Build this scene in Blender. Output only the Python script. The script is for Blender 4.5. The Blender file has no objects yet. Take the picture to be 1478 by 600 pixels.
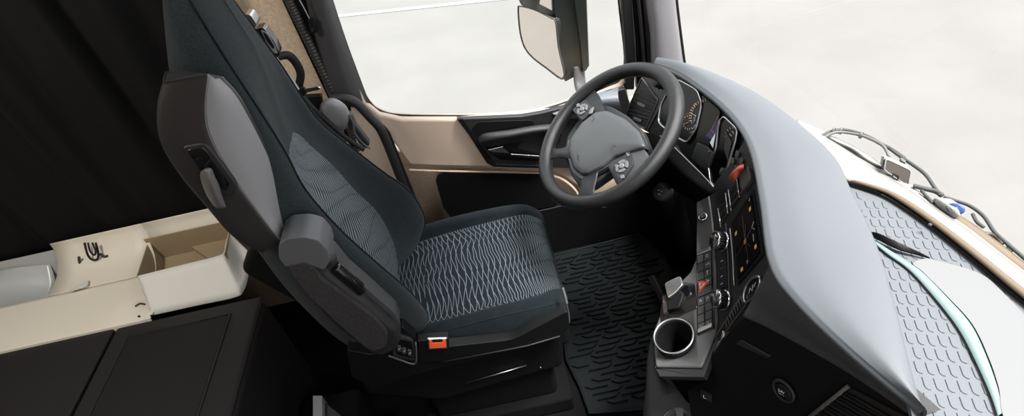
import bpy, math, random
from mathutils import Vector, Matrix, noise
random.seed(7)
sc = bpy.context.scene
col = sc.collection
PI = math.pi
V = Vector

# ------------------------------------------------------------------ camera
F = 809.0; CX, CY = 739.0, 300.0
CAM = V((0, -.6, 1.7))
dn = V((211, 950, 809)).normalized()
xx = V((976, -217, 0)); xx = (xx - dn * xx.dot(dn)).normalized()
uu = -dn; yy = uu.cross(xx)
cd = bpy.data.cameras.new('camera'); co = bpy.data.objects.new('camera', cd); col.objects.link(co)
cd.sensor_width = 36; cd.lens = F / 1478 * 36; cd.clip_start = .02; cd.clip_end = 500
right = V((xx[0], yy[0], uu[0])); down = V((xx[1], yy[1], uu[1])); fwd = V((xx[2], yy[2], uu[2]))
M = Matrix((right, -down, -fwd)).transposed().to_4x4(); M.translation = CAM
co.matrix_world = M
sc.camera = co

def ray(px, py):
    v = V((px - CX, py - CY, F)); return V((v.dot(xx), v.dot(yy), v.dot(uu)))
def A(px, py, x=None, y=None, z=None):          # a point of the place, surveyed from the photograph
    r = ray(px, py)
    i, val = (0, x) if x is not None else (1, y) if y is not None else (2, z)
    return CAM + r * ((val - CAM[i]) / r[i])
def PL(px, py, p0, n):
    r = ray(px, py); p0 = V(p0); n = V(n)
    return CAM + r * ((p0 - CAM).dot(n) / r.dot(n))

# ------------------------------------------------------------------ materials
def mat(name, c, rough=.5, spec=.5, metal=0, bump=0, bscale=400, var=0, vscale=6, coat=0, sheen=0):
    m = bpy.data.materials.new(name); m.use_nodes = True
    nt = m.node_tree; b = nt.nodes['Principled BSDF']
    b.inputs['Base Color'].default_value = (*c, 1); b.inputs['Roughness'].default_value = rough
    b.inputs['Specular IOR Level'].default_value = spec; b.inputs['Metallic'].default_value = metal
    b.inputs['Coat Weight'].default_value = coat; b.inputs['Coat Roughness'].default_value = .1
    b.inputs['Sheen Weight'].default_value = sheen
    if bump or var: tc = nt.nodes.new('ShaderNodeTexCoord')
    if bump:
        n = nt.nodes.new('ShaderNodeTexNoise'); n.inputs['Scale'].default_value = bscale; n.inputs['Detail'].default_value = 3
        nt.links.new(tc.outputs['Object'], n.inputs['Vector'])
        bp = nt.nodes.new('ShaderNodeBump'); bp.inputs['Strength'].default_value = bump; bp.inputs['Distance'].default_value = .002
        nt.links.new(n.outputs['Fac'], bp.inputs['Height']); nt.links.new(bp.outputs['Normal'], b.inputs['Normal'])
    if var:
        n2 = nt.nodes.new('ShaderNodeTexNoise'); n2.inputs['Scale'].default_value = vscale; n2.inputs['Detail'].default_value = 6
        nt.links.new(tc.outputs['Object'], n2.inputs['Vector'])
        cr = nt.nodes.new('ShaderNodeValToRGB')
        cr.color_ramp.elements[0].position = .3; cr.color_ramp.elements[1].position = .7
        cr.color_ramp.elements[0].color = (*[k * (1 - var) for k in c], 1)
        cr.color_ramp.elements[1].color = (*[min(1, k * (1 + var)) for k in c], 1)
        nt.links.new(n2.outputs['Fac'], cr.inputs['Fac']); nt.links.new(cr.outputs['Color'], b.inputs['Base Color'])
    return m
def glassmat(name, tint=(.96, .98, .97), refl=1.0):
    m = bpy.data.materials.new(name); m.use_nodes = True; nt = m.node_tree; nt.nodes.clear()
    o = nt.nodes.new('ShaderNodeOutputMaterial'); mx = nt.nodes.new('ShaderNodeMixShader')
    t = nt.nodes.new('ShaderNodeBsdfTransparent'); t.inputs[0].default_value = (*tint, 1)
    g = nt.nodes.new('ShaderNodeBsdfGlossy'); g.inputs['Roughness'].default_value = .01
    fr = nt.nodes.new('ShaderNodeFresnel'); fr.inputs[0].default_value = 1.3
    ml = nt.nodes.new('ShaderNodeMath'); ml.operation = 'MULTIPLY'; ml.inputs[1].default_value = refl
    nt.links.new(fr.outputs[0], ml.inputs[0]); nt.links.new(ml.outputs[0], mx.inputs[0])
    nt.links.new(t.outputs[0], mx.inputs[1]); nt.links.new(g.outputs[0], mx.inputs[2]); nt.links.new(mx.outputs[0], o.inputs[0])
    return m
def emis(name, c, s):
    m = bpy.data.materials.new(name); m.use_nodes = True
    b = m.node_tree.nodes['Principled BSDF']; b.inputs['Base Color'].default_value = (*c, 1)
    b.inputs['Emission Color'].default_value = (*c, 1); b.inputs['Emission Strength'].default_value = s
    return m
def line_fabric(name, base, line, n1, ca, sa, amp, freq, width, rough=.85):
    """dark woven cloth with fine wavy light threads, drawn in the panel's own cloth coordinates"""
    m = bpy.data.materials.new(name); m.use_nodes = True; nt = m.node_tree; b = nt.nodes['Principled BSDF']
    b.inputs['Roughness'].default_value = rough; b.inputs['Specular IOR Level'].default_value = .25
    uv = nt.nodes.new('ShaderNodeUVMap'); sp = nt.nodes.new('ShaderNodeSeparateXYZ'); nt.links.new(uv.outputs[0], sp.inputs[0])
    def mth(op, a, bb=None, c=None):
        n = nt.nodes.new('ShaderNodeMath'); n.operation = op
        for i, q in enumerate((a, bb, c)):
            if q is None: continue
            if isinstance(q, (int, float)): n.inputs[i].default_value = q
            else: nt.links.new(q, n.inputs[i])
        return n.outputs[0]
    nz = nt.nodes.new('ShaderNodeTexNoise'); nz.inputs['Scale'].default_value = 5; nz.inputs['Detail'].default_value = 1; nt.links.new(uv.outputs[0], nz.inputs['Vector'])
    u, v = sp.outputs[0], sp.outputs[1]
    acr = mth('MULTIPLY_ADD', u, ca, mth('MULTIPLY', v, sa)); alg = mth('MULTIPLY_ADD', u, -sa, mth('MULTIPLY', v, ca))
    jit = mth('MULTIPLY', nz.outputs['Fac'], .05)
    def fam(sign, ph, fr):
        sn = mth('SINE', mth('ADD', mth('MULTIPLY_ADD', alg, fr, ph), mth('MULTIPLY', acr, 5.0 * sign)))
        w = mth('ADD', mth('MULTIPLY_ADD', sn, amp * sign, acr), mth('ADD', jit, mth('MULTIPLY', alg, .10 * sign)))
        fz = mth('ABSOLUTE', mth('SUBTRACT', mth('FRACT', mth('MULTIPLY', w, n1)), .5))
        return mth('LESS_THAN', fz, width)
    a = mth('MAXIMUM', fam(1, .3, freq), fam(-1, 1.9, freq * 1.13))
    mx = nt.nodes.new('ShaderNodeMixRGB'); nt.links.new(a, mx.inputs[0])
    mx.inputs[1].default_value = (*base, 1); mx.inputs[2].default_value = (*line, 1)
    nt.links.new(mx.outputs[0], b.inputs['Base Color'])
    bp = nt.nodes.new('ShaderNodeBump'); bp.inputs['Strength'].default_value = .3; bp.inputs['Distance'].default_value = .001
    nt.links.new(a, bp.inputs['Height']); nt.links.new(bp.outputs[0], b.inputs['Normal'])
    return m

m_black = mat('black_plastic', (.005, .0053, .0057), .5, .2, bump=.25)
m_blackgloss = mat('piano_black', (.006, .006, .007), .12, .5, coat=.4)
m_dark = mat('charcoal_plastic', (.018, .0185, .020), .45, .4, bump=.5, bscale=700)
m_dash = mat('dash_skin', (.086, .095, .106), .45, .5, bump=.18, bscale=900)
m_fascia = mat('dash_skin_shaded', (.045, .046, .049), .6, .3, bump=.6, bscale=800)  # same skin as the dash top, shade put into the darker colour
m_console = mat('console_plastic', (.085, .087, .09), .5, .4, bump=.35, bscale=900)
m_shell = mat('grey_leatherette', (.19, .19, .20), .42, .5, bump=.35, bscale=900)
m_shell_d = mat('shaded_leatherette', (.026, .0245, .025), .45, .35, bump=.35, bscale=900)  # the shell's grey leatherette with side-face shade put into the colour
m_seat = mat('seat_cloth', (.021, .0270, .0300), .9, .2, bump=.8, bscale=1500, var=.3, vscale=300, sheen=.06)
m_seat_d = mat('seat_velour', (.006, .0095, .012), .95, .15, bump=.5, bscale=900, var=.2, vscale=40, sheen=.04)
m_back_in = line_fabric('back_panel_cloth', (.022, .031, .036), (.26, .285, .30), 32, .83, -.55, .007, 12, .065)
m_seat_in = line_fabric('cushion_panel_cloth', (.004, .0075, .010), (.12, .145, .16), 33, .06, 1.0, .0075, 13, .055)
m_flock = mat('armrest_flock', (.038, .036, .037), .85, .2, bump=1, bscale=900, var=.35, vscale=250)
m_beige = mat('beige_trim', (.56, .44, .35), .6, .35, bump=.25, bscale=900)
m_beigewall = mat('beige_felt', (.64, .50, .36), .9, .15, bump=.8, bscale=500, var=.15, vscale=120)
m_cream = mat('cream_plastic', (.78, .72, .61), .45, .4, bump=.1, bscale=600)
m_creamw = mat('pale_bin_plastic', (.70, .69, .64), .5, .35, bump=.35, bscale=900)
m_curtain = mat('curtain_cloth', (.0048, .0045, .0045), .85, .2, bump=.4, bscale=700, sheen=.0)
m_bunk = mat('bunk_skin', (.013, .0115, .012), .5, .35, bump=.8, bscale=800)
m_carpet = mat('black_carpet', (.005, .005, .0055), .95, .1, bump=1, bscale=700, var=.4, vscale=500)
m_mat = mat('rubber_mat', (.0038, .0055, .0065), .55, .16, bump=.3, bscale=300)
m_rubber = mat('seal_rubber', (.012, .0112, .0112), .6, .3, bump=.3)
m_pillar = mat('pillar_grey', (.075, .072, .074), .55, .4, bump=.3, bscale=800)
m_chrome = mat('chrome', (.78, .78, .79), .16, .5, 1)
m_satin = mat('satin_silver', (.52, .52, .52), .32, .5, 1)
m_steel = mat('steel_rod', (.45, .46, .47), .3, .5, 1)
m_pad = mat('pad_button_grey', (.10, .105, .11), .35, .5)
m_seal = mat('ribbed_seal', (.035, .032, .031), .45, .45)
m_rail = mat('rail_grey', (.055, .055, .058), .4, .4)
m_matte = mat('matte_black', (.002, .002, .0022), .75, .02)
m_cap = mat('armrest_cap_grey', (.085, .088, .095), .5, .4, bump=.35, bscale=900)
m_button = mat('button_grey', (.05, .052, .055), .42, .4)
m_red = mat('signal_red', (.30, .055, .035), .4, .4)
m_orange = mat('buckle_red', (.95, .13, .04), .4, .4)
m_white = mat('white_print', (.72, .72, .7), .5, .3)
m_amber = mat('amber_print', (.75, .28, .08), .5, .3)
m_screen = mat('screen_black', (.003, .003, .004), .22, .2)
m_paint = mat('white_paint', (.24, .232, .225), .3, .5)
m_tan = mat('tan_edge', (.125, .096, .066), .5, .3)
m_traymat = mat('grey_tray_rubber', (.105, .115, .127), .6, .3, bump=.1)
m_groove = mat('groove_dark', (.024, .026, .030), .7, .2)
m_cable = mat('grey_cable', (.045, .048, .048), .5, .4)
m_sheet = mat('pale_sheet', (.150, .153, .157), .4, .3)
m_teal = mat('teal_edge', (.155, .215, .210), .5, .3)
m_brown = mat('brown_cover', (.045, .036, .031), .45, .4)
m_mirrorbody = mat('mirror_housing', (.018, .022, .021), .3, .5, coat=.1)
m_mirror = mat('mirror_glass', (.80, .74, .68), .02, .5, 1)
m_wheel = mat('wheel_leather', (.008, .0086, .0096), .34, .38, bump=.4, bscale=1100)
m_hub = mat('hub_plastic', (.040, .043, .046), .36, .5, bump=.25, bscale=1100)
m_blue = mat('blue_label', (.02, .05, .16), .4, .4)
m_glass = glassmat('window_glass', refl=.12)
m_glass_f = glassmat('windscreen_glass', (1, .995, .985), refl=.02)
m_roof = mat('headliner', (.10, .095, .09), .9, .2)
m_ground = mat('pale_concrete', (.142, .138, .134), .9, .1, var=.05, vscale=1.3)
m_gline = mat('road_paint', (.21, .21, .21), .8, .1)

# ------------------------------------------------------------------ mesh helpers
def off(parent):
    o = V((0, 0, 0))
    while parent is not None: o += parent.location; parent = parent.parent
    return o
def mk(name, verts, faces, m, parent=None, smooth=True, bevel=0, uv=None, seg=2, sub=0):
    o0 = off(parent)
    me = bpy.data.meshes.new(name); me.from_pydata([tuple(V(v) - o0) for v in verts], [], faces); me.update()
    me.materials.append(m)
    if uv:
        l = me.uv_layers.new(name='UVMap')
        for p in me.polygons:
            for li in p.loop_indices: l.data[li].uv = uv[me.loops[li].vertex_index]
    import bmesh
    bm = bmesh.new(); bm.from_mesh(me); bmesh.ops.recalc_face_normals(bm, faces=bm.faces); bm.to_mesh(me); bm.free()
    for p in me.polygons: p.use_smooth = smooth
    o = bpy.data.objects.new(name, me); col.objects.link(o); o.parent = parent
    if sub:
        s = o.modifiers.new('sub', 'SUBSURF'); s.levels = sub; s.render_levels = sub
    if bevel:
        b = o.modifiers.new('bev', 'BEVEL'); b.width = bevel; b.segments = seg; b.limit_method = 'ANGLE'; b.angle_limit = .6
        if smooth: b.harden_normals = True
    return o
def crv(pts, n=8, closed=False):
    pts = [V(p) for p in pts]; N = len(pts); out = []
    rng = range(N if closed else N - 1)
    for i in rng:
        g = (lambda k: pts[k % N]) if closed else (lambda k: pts[min(max(k, 0), N - 1)])
        p0, p1, p2, p3 = g(i - 1), g(i), g(i + 1), g(i + 2)
        for j in range(n):
            t = j / n
            out.append(.5 * ((2 * p1) + (p2 - p0) * t + (2 * p0 - 5 * p1 + 4 * p2 - p3) * t * t + (3 * p1 - p0 - 3 * p2 + p3) * t ** 3))
    if not closed: out.append(pts[-1])
    return out
def prism(name, pts, d, m, parent=None, bevel=.002, smooth=True, seg=2):
    """outline pts (world) extruded by vector d"""
    n = len(pts); d = V(d)
    if not bevel: smooth = False
    v = [V(p) for p in pts] + [V(p) + d for p in pts]
    f = [list(range(n)), list(range(2 * n - 1, n - 1, -1))] + [[i, (i + 1) % n, n + (i + 1) % n, n + i] for i in range(n)]
    return mk(name, v, f, m, parent, smooth, bevel, seg=seg)
def grid(name, rows, m, parent=None, cu=False, caps=False, thick=0, uv=None, bevel=0, smooth=True):
    R, Cn = len(rows), len(rows[0])
    v = [p for r in rows for p in r]; f = []
    for i in range(R - 1):
        for j in range(Cn if cu else Cn - 1):
            f.append([i * Cn + j, i * Cn + (j + 1) % Cn, (i + 1) * Cn + (j + 1) % Cn, (i + 1) * Cn + j])
    if caps: f += [list(range(Cn)), list(range((R - 1) * Cn, R * Cn))]
    o = mk(name, v, f, m, parent, smooth, bevel, uv=uv)
    if thick:
        s = o.modifiers.new('sol', 'SOLIDIFY'); s.thickness = thick; s.offset = 0
    return o
def cr1(pts, t, closed):
    N = len(pts)
    if closed: i = math.floor(t); u = t - i; g = lambda k: pts[k % N]
    else:
        t = min(max(t, 0), N - 1 - 1e-9); i = int(t); u = t - i; g = lambda k: pts[min(max(k, 0), N - 1)]
    p0, p1, p2, p3 = g(i - 1), g(i), g(i + 1), g(i + 2)
    return .5 * ((2 * p1) + (p2 - p0) * u + (2 * p0 - 5 * p1 + 4 * p2 - p3) * u * u + (3 * p1 - p0 - 3 * p2 + p3) * u ** 3)
class Surf:
    def __init__(s, rows, closed=True): s.rows = [[V(p) for p in r] for r in rows]; s.c = closed
    def at(s, v, u): return cr1([cr1(r, u, s.c) for r in s.rows], v, False)
    def nrm(s, v, u, e=.02):
        a = s.at(v, u + e) - s.at(v, u - e); b = s.at(v + e, u) - s.at(v - e, u); n = a.cross(b); return n.normalized() if n.length > 0 else V((0, 0, 1))
    def mesh(s, name, m, parent, nv=8, nu=6, caps=True):
        R = len(s.rows); C = len(s.rows[0]); rows = []
        for i in range((R - 1) * nv + 1):
            rows.append([s.at(i / nv, j / nu) for j in range(C * nu if s.c else (C - 1) * nu + 1)])
        return grid(name, rows, m, parent, cu=s.c, caps=caps)
def sweep_rows(pts, r, ns=10, closed=False, flat=None, up=None):
    pts = [V(p) for p in pts]; N = len(pts); rows = []; prev = None
    for i in range(N):
        a = pts[(i - 1) % N] if closed or i > 0 else pts[0]; b = pts[(i + 1) % N] if closed or i < N - 1 else pts[-1]
        t = (b - a).normalized()
        if up is not None: s = t.cross(V(up)).normalized()
        else:
            s = prev - t * prev.dot(t) if prev is not None else (t.orthogonal())
            s.normalize()
        prev = s.copy(); w = s.cross(t).normalized()
        rr = r(i / (N - 1)) if callable(r) else r
        ra, rb = (rr, rr) if flat is None else (flat[0], flat[1])
        rows.append([pts[i] + s * ra * math.cos(2 * PI * k / ns) + w * rb * math.sin(2 * PI * k / ns) for k in range(ns)])
    return rows
def tube(name, pts, r, m, parent=None, ns=10, n=6, closed=False, flat=None, up=None, smoothp=True):
    P = crv(pts, n, closed) if smoothp else [V(p) for p in pts]
    rows = sweep_rows(P, r, ns, closed, flat, up)
    if closed: rows.append(rows[0])
    return grid(name, rows, m, parent, cu=True, caps=not closed)
def frame_of(n, hint=(0, 0, 1)):
    n = V(n).normalized(); a = V(hint).cross(n)
    if a.length < .05: a = V((1, 0, 0)).cross(n)
    a.normalize(); return a, n.cross(a).normalized(), n
def lathe(name, c, axis, prof, m, parent=None, ns=40, sx=1, sy=1, hint=(0, 0, 1)):
    a, b, n = frame_of(axis, hint); c = V(c)
    rows = [[c + a * (r * math.cos(2 * PI * k / ns) * sx) + b * (r * math.sin(2 * PI * k / ns) * sy) + n * h for k in range(ns)] for r, h in prof]
    return grid(name, rows, m, parent, cu=True, caps=True)
def box(name, lo, hi, m, parent=None, bevel=.003):
    x0, y0, z0 = lo; x1, y1, z1 = hi
    v = [(x, y, z) for x in (x0, x1) for y in (y0, y1) for z in (z0, z1)]
    f = [[0, 1, 3, 2], [4, 6, 7, 5], [0, 4, 5, 1], [2, 3, 7, 6], [0, 2, 6, 4], [1, 5, 7, 3]]
    return mk(name, v, f, m, parent, True, bevel)
def boxes(name, lst, m, parent=None, bevel=.001):
    """one surface pattern: several small oriented bars in one mesh; each (center, ax, ay, az half vectors)"""
    v, f = [], []
    for c, a, b, d in lst:
        k = len(v); c, a, b, d = V(c), V(a), V(b), V(d)
        v += [c + a * i + b * j + d * l for i in (-1, 1) for j in (-1, 1) for l in (-1, 1)]
        f += [[k + q for q in fc] for fc in ([0, 1, 3, 2], [4, 6, 7, 5], [0, 4, 5, 1], [2, 3, 7, 6], [0, 2, 6, 4], [1, 5, 7, 3])]
    return mk(name, v, f, m, parent, True, bevel)
def obox(name, c, a, b, d, m, parent=None, bevel=.001): return boxes(name, [(c, a, b, d)], m, parent, bevel)
def text(name, s, c, xd, yd, size, m, parent=None):
    cu = bpy.data.curves.new('t', 'FONT'); cu.body = s; cu.size = size; cu.align_x = 'CENTER'; cu.align_y = 'CENTER'; cu.extrude = size * .01
    to = bpy.data.objects.new('t', cu); me = bpy.data.meshes.new_from_object(to)
    bpy.data.objects.remove(to); me.name = name
    xd = V(xd).normalized(); yd = V(yd); yd = (yd - xd * yd.dot(xd)).normalized(); nd = xd.cross(yd)
    for v in me.vertices: v.co = V(c) + xd * v.co.x + yd * v.co.y + nd * v.co.z - off(parent)
    me.materials.clear(); me.materials.append(m)
    o = bpy.data.objects.new(name, me); col.objects.link(o); o.parent = parent; return o
def thing(name, label, cat, loc=(0, 0, 0), group=None):
    o = bpy.data.objects.new(name, None); col.objects.link(o); o.location = loc; o.empty_display_size = .05
    o['label'] = label; o['category'] = cat
    if group: o['group'] = group
    return o
def tag(o, label, cat, group=None):
    o['label'] = label; o['category'] = cat
    if group: o['group'] = group
    return o
def struct(o): o['kind'] = 'structure'; return o
def lab(o, l): o['label'] = l; return o
def rnd(poly, r=.2, n=4):
    """round the corners of a polygon of 2-tuples by a share r of the edges"""
    out = []; N = len(poly)
    for i in range(N):
        p0, p1, p2 = [V((*poly[k % N], 0)) for k in (i - 1, i, i + 1)]
        a = p1 + (p0 - p1) * r; b = p1 + (p2 - p1) * r
        for j in range(n + 1):
            t = j / n; q = a * (1 - t) ** 2 + p1 * 2 * t * (1 - t) + b * t * t; out.append((q.x, q.y))
    return out
def ys(pts, y): return [A(*p, y=y) for p in pts]
def zs(pts, z): return [A(*p, z=z) for p in pts]
def ps(pts, pl): return [PL(*p, *pl) for p in pts]

# ------------------------------------------------------------------ outside
struct(mk('ground', [(-60, -60, -1.35), (60, -60, -1.35), (60, 60, -1.35), (-60, 60, -1.35)], [[0, 1, 2, 3]], m_ground, smooth=False))
a, b = A(480, 24, z=-1.345), A(735, -3, z=-1.345)
d = (b - a); w = V((-d.y, d.x, 0)).normalized() * .06
tag(prism('painted_line', [a - d - w, b + d - w, b + d + w, a - d + w], (0, 0, .0008), m_gline, bevel=0), 'thin white line painted on the pale ground beyond the side window', 'road marking')

# ------------------------------------------------------------------ cab shell
struct(box('floor', (-2.35, -1.18, -.06), (.80, 1.18, 0), m_carpet, bevel=0))
struct(box('ceiling', (-2.35, -1.18, 2.2), (.55, 1.18, 2.26), m_roof, bevel=0))
struct(box('wall_rear', (-2.40, -1.18, -.06), (-2.35, 1.18, 2.26), m_roof, bevel=0))
struct(box('wall_front', (.76, -1.15, -.06), (.80, 1.15, .50), m_black, bevel=0))
def side_wall(name, y0, y1, m, zb=.62, zt=1.85):
    X0, X1 = -.44, .60; lst = []
    def bx(x0, x1, z0, z1): lst.append((((x0 + x1) / 2, (y0 + y1) / 2, (z0 + z1) / 2), ((x1 - x0) / 2, 0, 0), (0, (y1 - y0) / 2, 0), (0, 0, (z1 - z0) / 2)))
    bx(-2.35, X0, -.06, 2.2); bx(X0, X1, -.06, zb); bx(X0, X1, zt, 2.2); bx(X1, .66, -.06, 2.2)
    return struct(boxes(name, lst, m, bevel=0))
side_wall('wall_left', 1.15, 1.18, m_beigewall)
side_wall('wall_right', -1.18, -1.15, m_beigewall, .80, 1.85)

# beige felt side panel behind the seat
struct(prism('trim_1', ys([(300, -60), (372, -60), (415, 0), (538, 288), (470, 330), (300, 200)], 1.13), (0, .015, 0), m_beigewall))
# B pillar: ribbed rubber seal, dark gap, grey pillar cover with a belt slot
y0 = 1.10
struct(prism('trim_2', ys([(383, -50), (448, -50), (464, 0), (495, 80), (525, 150), (560, 220), (590, 300), (548, 300)], 1.125), (0, .01, 0), m_black))
rows = []
cl = [A(*p, y=1.10) for p in crv([(396, -40, 0), (417, 5, 0), (470, 120, 0), (527, 190, 0)], 1) for p in [(p[0], p[1])]]
P = crv([A(386, -60, y=1.1), A(419, 5, y=1.1), A(462, 95, y=1.1), A(505, 185, y=1.1), A(538, 262, y=1.1)], 60)
struct(grid('trim_3', sweep_rows(P, lambda t: .0125 * (1 + .14 * math.sin(t * 500)), 12), m_seal, cu=True, caps=True))
bp = [(438, -60), (462, -60), (478, 0), (500, 60), (520, 120), (533, 148), (528, 156), (505, 150), (478, 138), (468, 100), (445, 30)]
struct(Surf([[A(x_, y_, y=yv) for x_, y_, yv in r] for r in [
    [(432, -60, 1.11), (440, -60, 1.09), (452, -60, 1.08), (463, -60, 1.112)], [(443, 5, 1.11), (452, 4, 1.09), (468, 2, 1.08), (481, 0, 1.112)],
    [(455, 60, 1.11), (465, 60, 1.09), (484, 60, 1.08), (500, 58, 1.112)], [(464, 110, 1.11), (476, 111, 1.09), (500, 112, 1.08), (519, 110, 1.112)],
    [(474, 138, 1.11), (487, 144, 1.09), (512, 148, 1.08), (531, 142, 1.112)], [(482, 144, 1.115), (496, 152, 1.10), (516, 157, 1.095), (533, 149, 1.118)]]], False).mesh('trim_4', mat('pillar_cover', (.045, .044, .047), .45, .5, bump=.2, bscale=900), None, 8, 8, caps=False))
ho = thing('belt_height_slider', 'black slider with a thin rod on the grey door pillar', 'slider', A(450, 44, y=1.08))  # slider that sets the belt height, with its rod
prism('slider_body', ys([(443, 28), (452, 27), (458, 47), (448, 50)], 1.07), (0, .014, 0), m_black, ho, .003)
lathe('slider_hole', A(451, 43, y=1.069), (0, -1, 0), [(.003, 0), (.005, 0), (.005, .002), (.003, .001)], m_rubber, ho, 16)
tube('rod', [A(420, -20, y=1.075), A(435, 5, y=1.075), A(448, 30, y=1.075)], .0022, m_steel, ho, 8)

# ------------------------------------------------------------------ driver's door
win = [(455, -60), (470, 0), (500, 78), (520, 125), (533, 150), (550, 163), (580, 169), (660, 170), (711, 169), (753, 167), (800, 156), (850, 138), (880, 126), (897, 116), (904, 85), (895, 0), (893, -60)]
wing = [A(*p, y=1.12) for p in [(q[0], q[1]) for q in win]]
D = bpy.data.objects.new('door_1', None); col.objects.link(D); D.location = (0, 1.14, .4); struct(D)
# beige upper trim: strip round the window then the panel down to the seam
ww = crv([(*q, 0) for q in win], 4)
inn = [A(q.x, q.y, y=1.115) for q in ww]
cen = V((.05, 1.115, 1.1)); rowsf = []
outer = []
for p in inn:
    outer.append(p + (p - cen).normalized() * .02)
grid('window_surround', [[p + V((0, .03, 0)) for p in inn], inn, [p * .6 + q * .4 + V((0, -.012, 0)) for p, q in zip(inn, outer)], outer, [q + V((0, .03, 0)) for q in outer]], m_beige, D)
tube('window_seal', [p + V((0, .012, 0)) for p in inn], .005, m_rubber, D, 8, smoothp=False)
up = [(480, 30), (508, 100), (528, 150), (548, 166), (580, 173), (662, 173), (800, 160), (905, 128), (915, 170), (860, 262), (833, 268), (815, 256), (796, 247), (776, 244), (708, 241), (640, 240), (592, 238), (560, 195), (545, 172), (520, 160), (500, 120)]
prism('upper_trim', ys(up, 1.095), (0, .03, 0), m_beige, D, .008, seg=4)
lo = [(585, 238), (592, 243), (640, 243), (708, 244), (776, 247), (796, 250), (815, 258), (833, 270), (842, 285), (838, 302), (800, 317), (760, 324), (625, 345), (612, 330)]
pk = [(629, 262), (632, 254), (642, 250), (780, 250), (796, 257), (806, 272), (807, 290), (796, 299), (720, 308), (652, 316), (640, 300)]
prism('door_pocket', ys(pk, 1.098), (0, .012, 0), m_black, D, .002)
tube('pocket_lip', [A(*p, y=1.097) for p in [(792, 251), (812, 259), (828, 272), (837, 286)]], .006, m_beige, D)
tube('pocket_lip', [A(*p, y=1.100) for p in [(590, 245), (650, 247), (720, 248), (790, 250)]], .004, m_beige, D)
pan = [(659, 172), (711, 170), (753, 168), (782, 163), (821, 153), (880, 133), (903, 128), (915, 170), (870, 245), (776, 241), (716, 239), (705, 235), (684, 205)]
hp = prism('handle_panel', ys(pan, 1.078), (0, .022, 0), m_dark, D, .004, seg=3)
prism('grip_recess', ys(rnd([(680, 187), (690, 176), (768, 173), (772, 181), (745, 215), (779, 222), (779, 233), (722, 231), (704, 218)], .15), 1.075), (0, .006, 0), m_black, D, .002)
rec = Surf([[A(690, 199, y=1.07), A(692, 207, y=1.06), A(697, 212, y=1.07), A(696, 204, y=1.078)],
            [A(700, 192, y=1.065), A(705, 202, y=1.045), A(708, 211, y=1.065), A(706, 202, y=1.078)],
            [A(735, 187, y=1.06), A(740, 196, y=1.035), A(742, 206, y=1.06), A(740, 197, y=1.075)],
            [A(770, 181, y=1.06), A(776, 189, y=1.035), A(780, 199, y=1.06), A(776, 190, y=1.075)],
            [A(800, 178, y=1.07), A(806, 186, y=1.05), A(812, 196, y=1.07), A(806, 187, y=1.075)]])
rec.mesh('pull_grip', m_dark, D)
prism('trim_edge', ys([(662, 172), (668, 172), (710, 232), (716, 237), (780, 239), (780, 243), (713, 241), (703, 236)], 1.072), (0, .012, 0), m_black, D, .002)
prism('door_opener', ys([(704, 216), (726, 211), (738, 222), (779, 225), (779, 229), (735, 226), (708, 222)], 1.062), (0, .008, 0), m_chrome, D, .002, seg=3)
prism('opener_plate', ys([(706, 217.5), (725, 213), (734, 221), (712, 219.5)], 1.059), (0, .004, 0), m_button, D, .001)
sail = Surf([[A(790, 161, y=1.10), A(800, 165, y=1.07), A(803, 169, y=1.075)], [A(830, 150, y=1.10), A(835, 156, y=1.05), A(838, 172, y=1.07)],
             [A(860, 135, y=1.10), A(868, 145, y=1.04), A(874, 175, y=1.06)], [A(893, 125, y=1.10), A(893, 143, y=1.03), A(905, 175, y=1.05)]], closed=False)
lab(sail.mesh('sail_panel', mat('sail_grey', (.12, .135, .15), .5, .4, bump=.3, bscale=900), D, caps=False), 'blue grey corner cover at the foot of the mirror')
w1 = struct(mk('window_1', [A(425, -140, y=1.128), A(900, -140, y=1.128), A(925, 135, y=1.128), A(800, 175, y=1.128), A(545, 185, y=1.128)], [[0, 1, 2, 3, 4]], m_glass, smooth=False))

struct(box('trim_21', (-.44, 1.095, 0), (.75, 1.13, .245), m_black, bevel=.004))
# ------------------------------------------------------------------ A pillar
def strip(name, q, y, th, m, bev=.003): return struct(prism(name, ys(q, y), (0, th, 0), m, bevel=bev, seg=3))
strip('trim_5', [(893, -60), (903, -60), (912, 0), (918, 85), (916, 130), (903, 130), (904, 90), (898, 0)], 1.09, .03, m_rubber, .006)
strip('trim_6', [(908, -60), (922, -60), (930, 0), (937, 100), (930, 135), (920, 130), (918, 60)], 1.10, .03, m_black, .006)
strip('trim_7', [(922, -60), (930, -60), (938, 0), (944, 100), (936, 120), (932, 50)], 1.08, .02, m_rubber, .006)
P = [A(914, -60, y=1.085), A(921, 0, y=1.085), A(927, 60, y=1.085), (A(932, 130, y=1.085))]
struct(tube('trim_8', P, .006, m_dark, ns=8))
pr = [[A(928, -60, y=1.07), A(934, -60, y=1.03), A(948, -60, y=1.02), A(966, -60, y=1.03), A(971, -60, y=1.06)],
      [A(932, 0, y=1.07), A(938, 0, y=1.03), A(952, 0, y=1.02), A(971, 0, y=1.03), A(976, 0, y=1.06)],
      [A(938, 50, y=1.07), A(944, 50, y=1.03), A(958, 50, y=1.02), A(977, 50, y=1.03), A(982, 50, y=1.06)],
      [A(940, 100, y=1.07), A(946, 100, y=1.03), A(962, 100, y=1.02), A(983, 100, y=1.03), A(988, 100, y=1.06)]]
struct(Surf(pr, False).mesh('trim_9', mat('pillar_light', (.17, .165, .175), .55, .4, bump=.3, bscale=800), None, caps=False))
struct(tube('trim_10', [A(972, -60, y=1.05), A(977, 0, y=1.05), A(983, 50, y=1.05), A(989, 95, y=1.05)], .004, m_rubber, ns=8))

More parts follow.
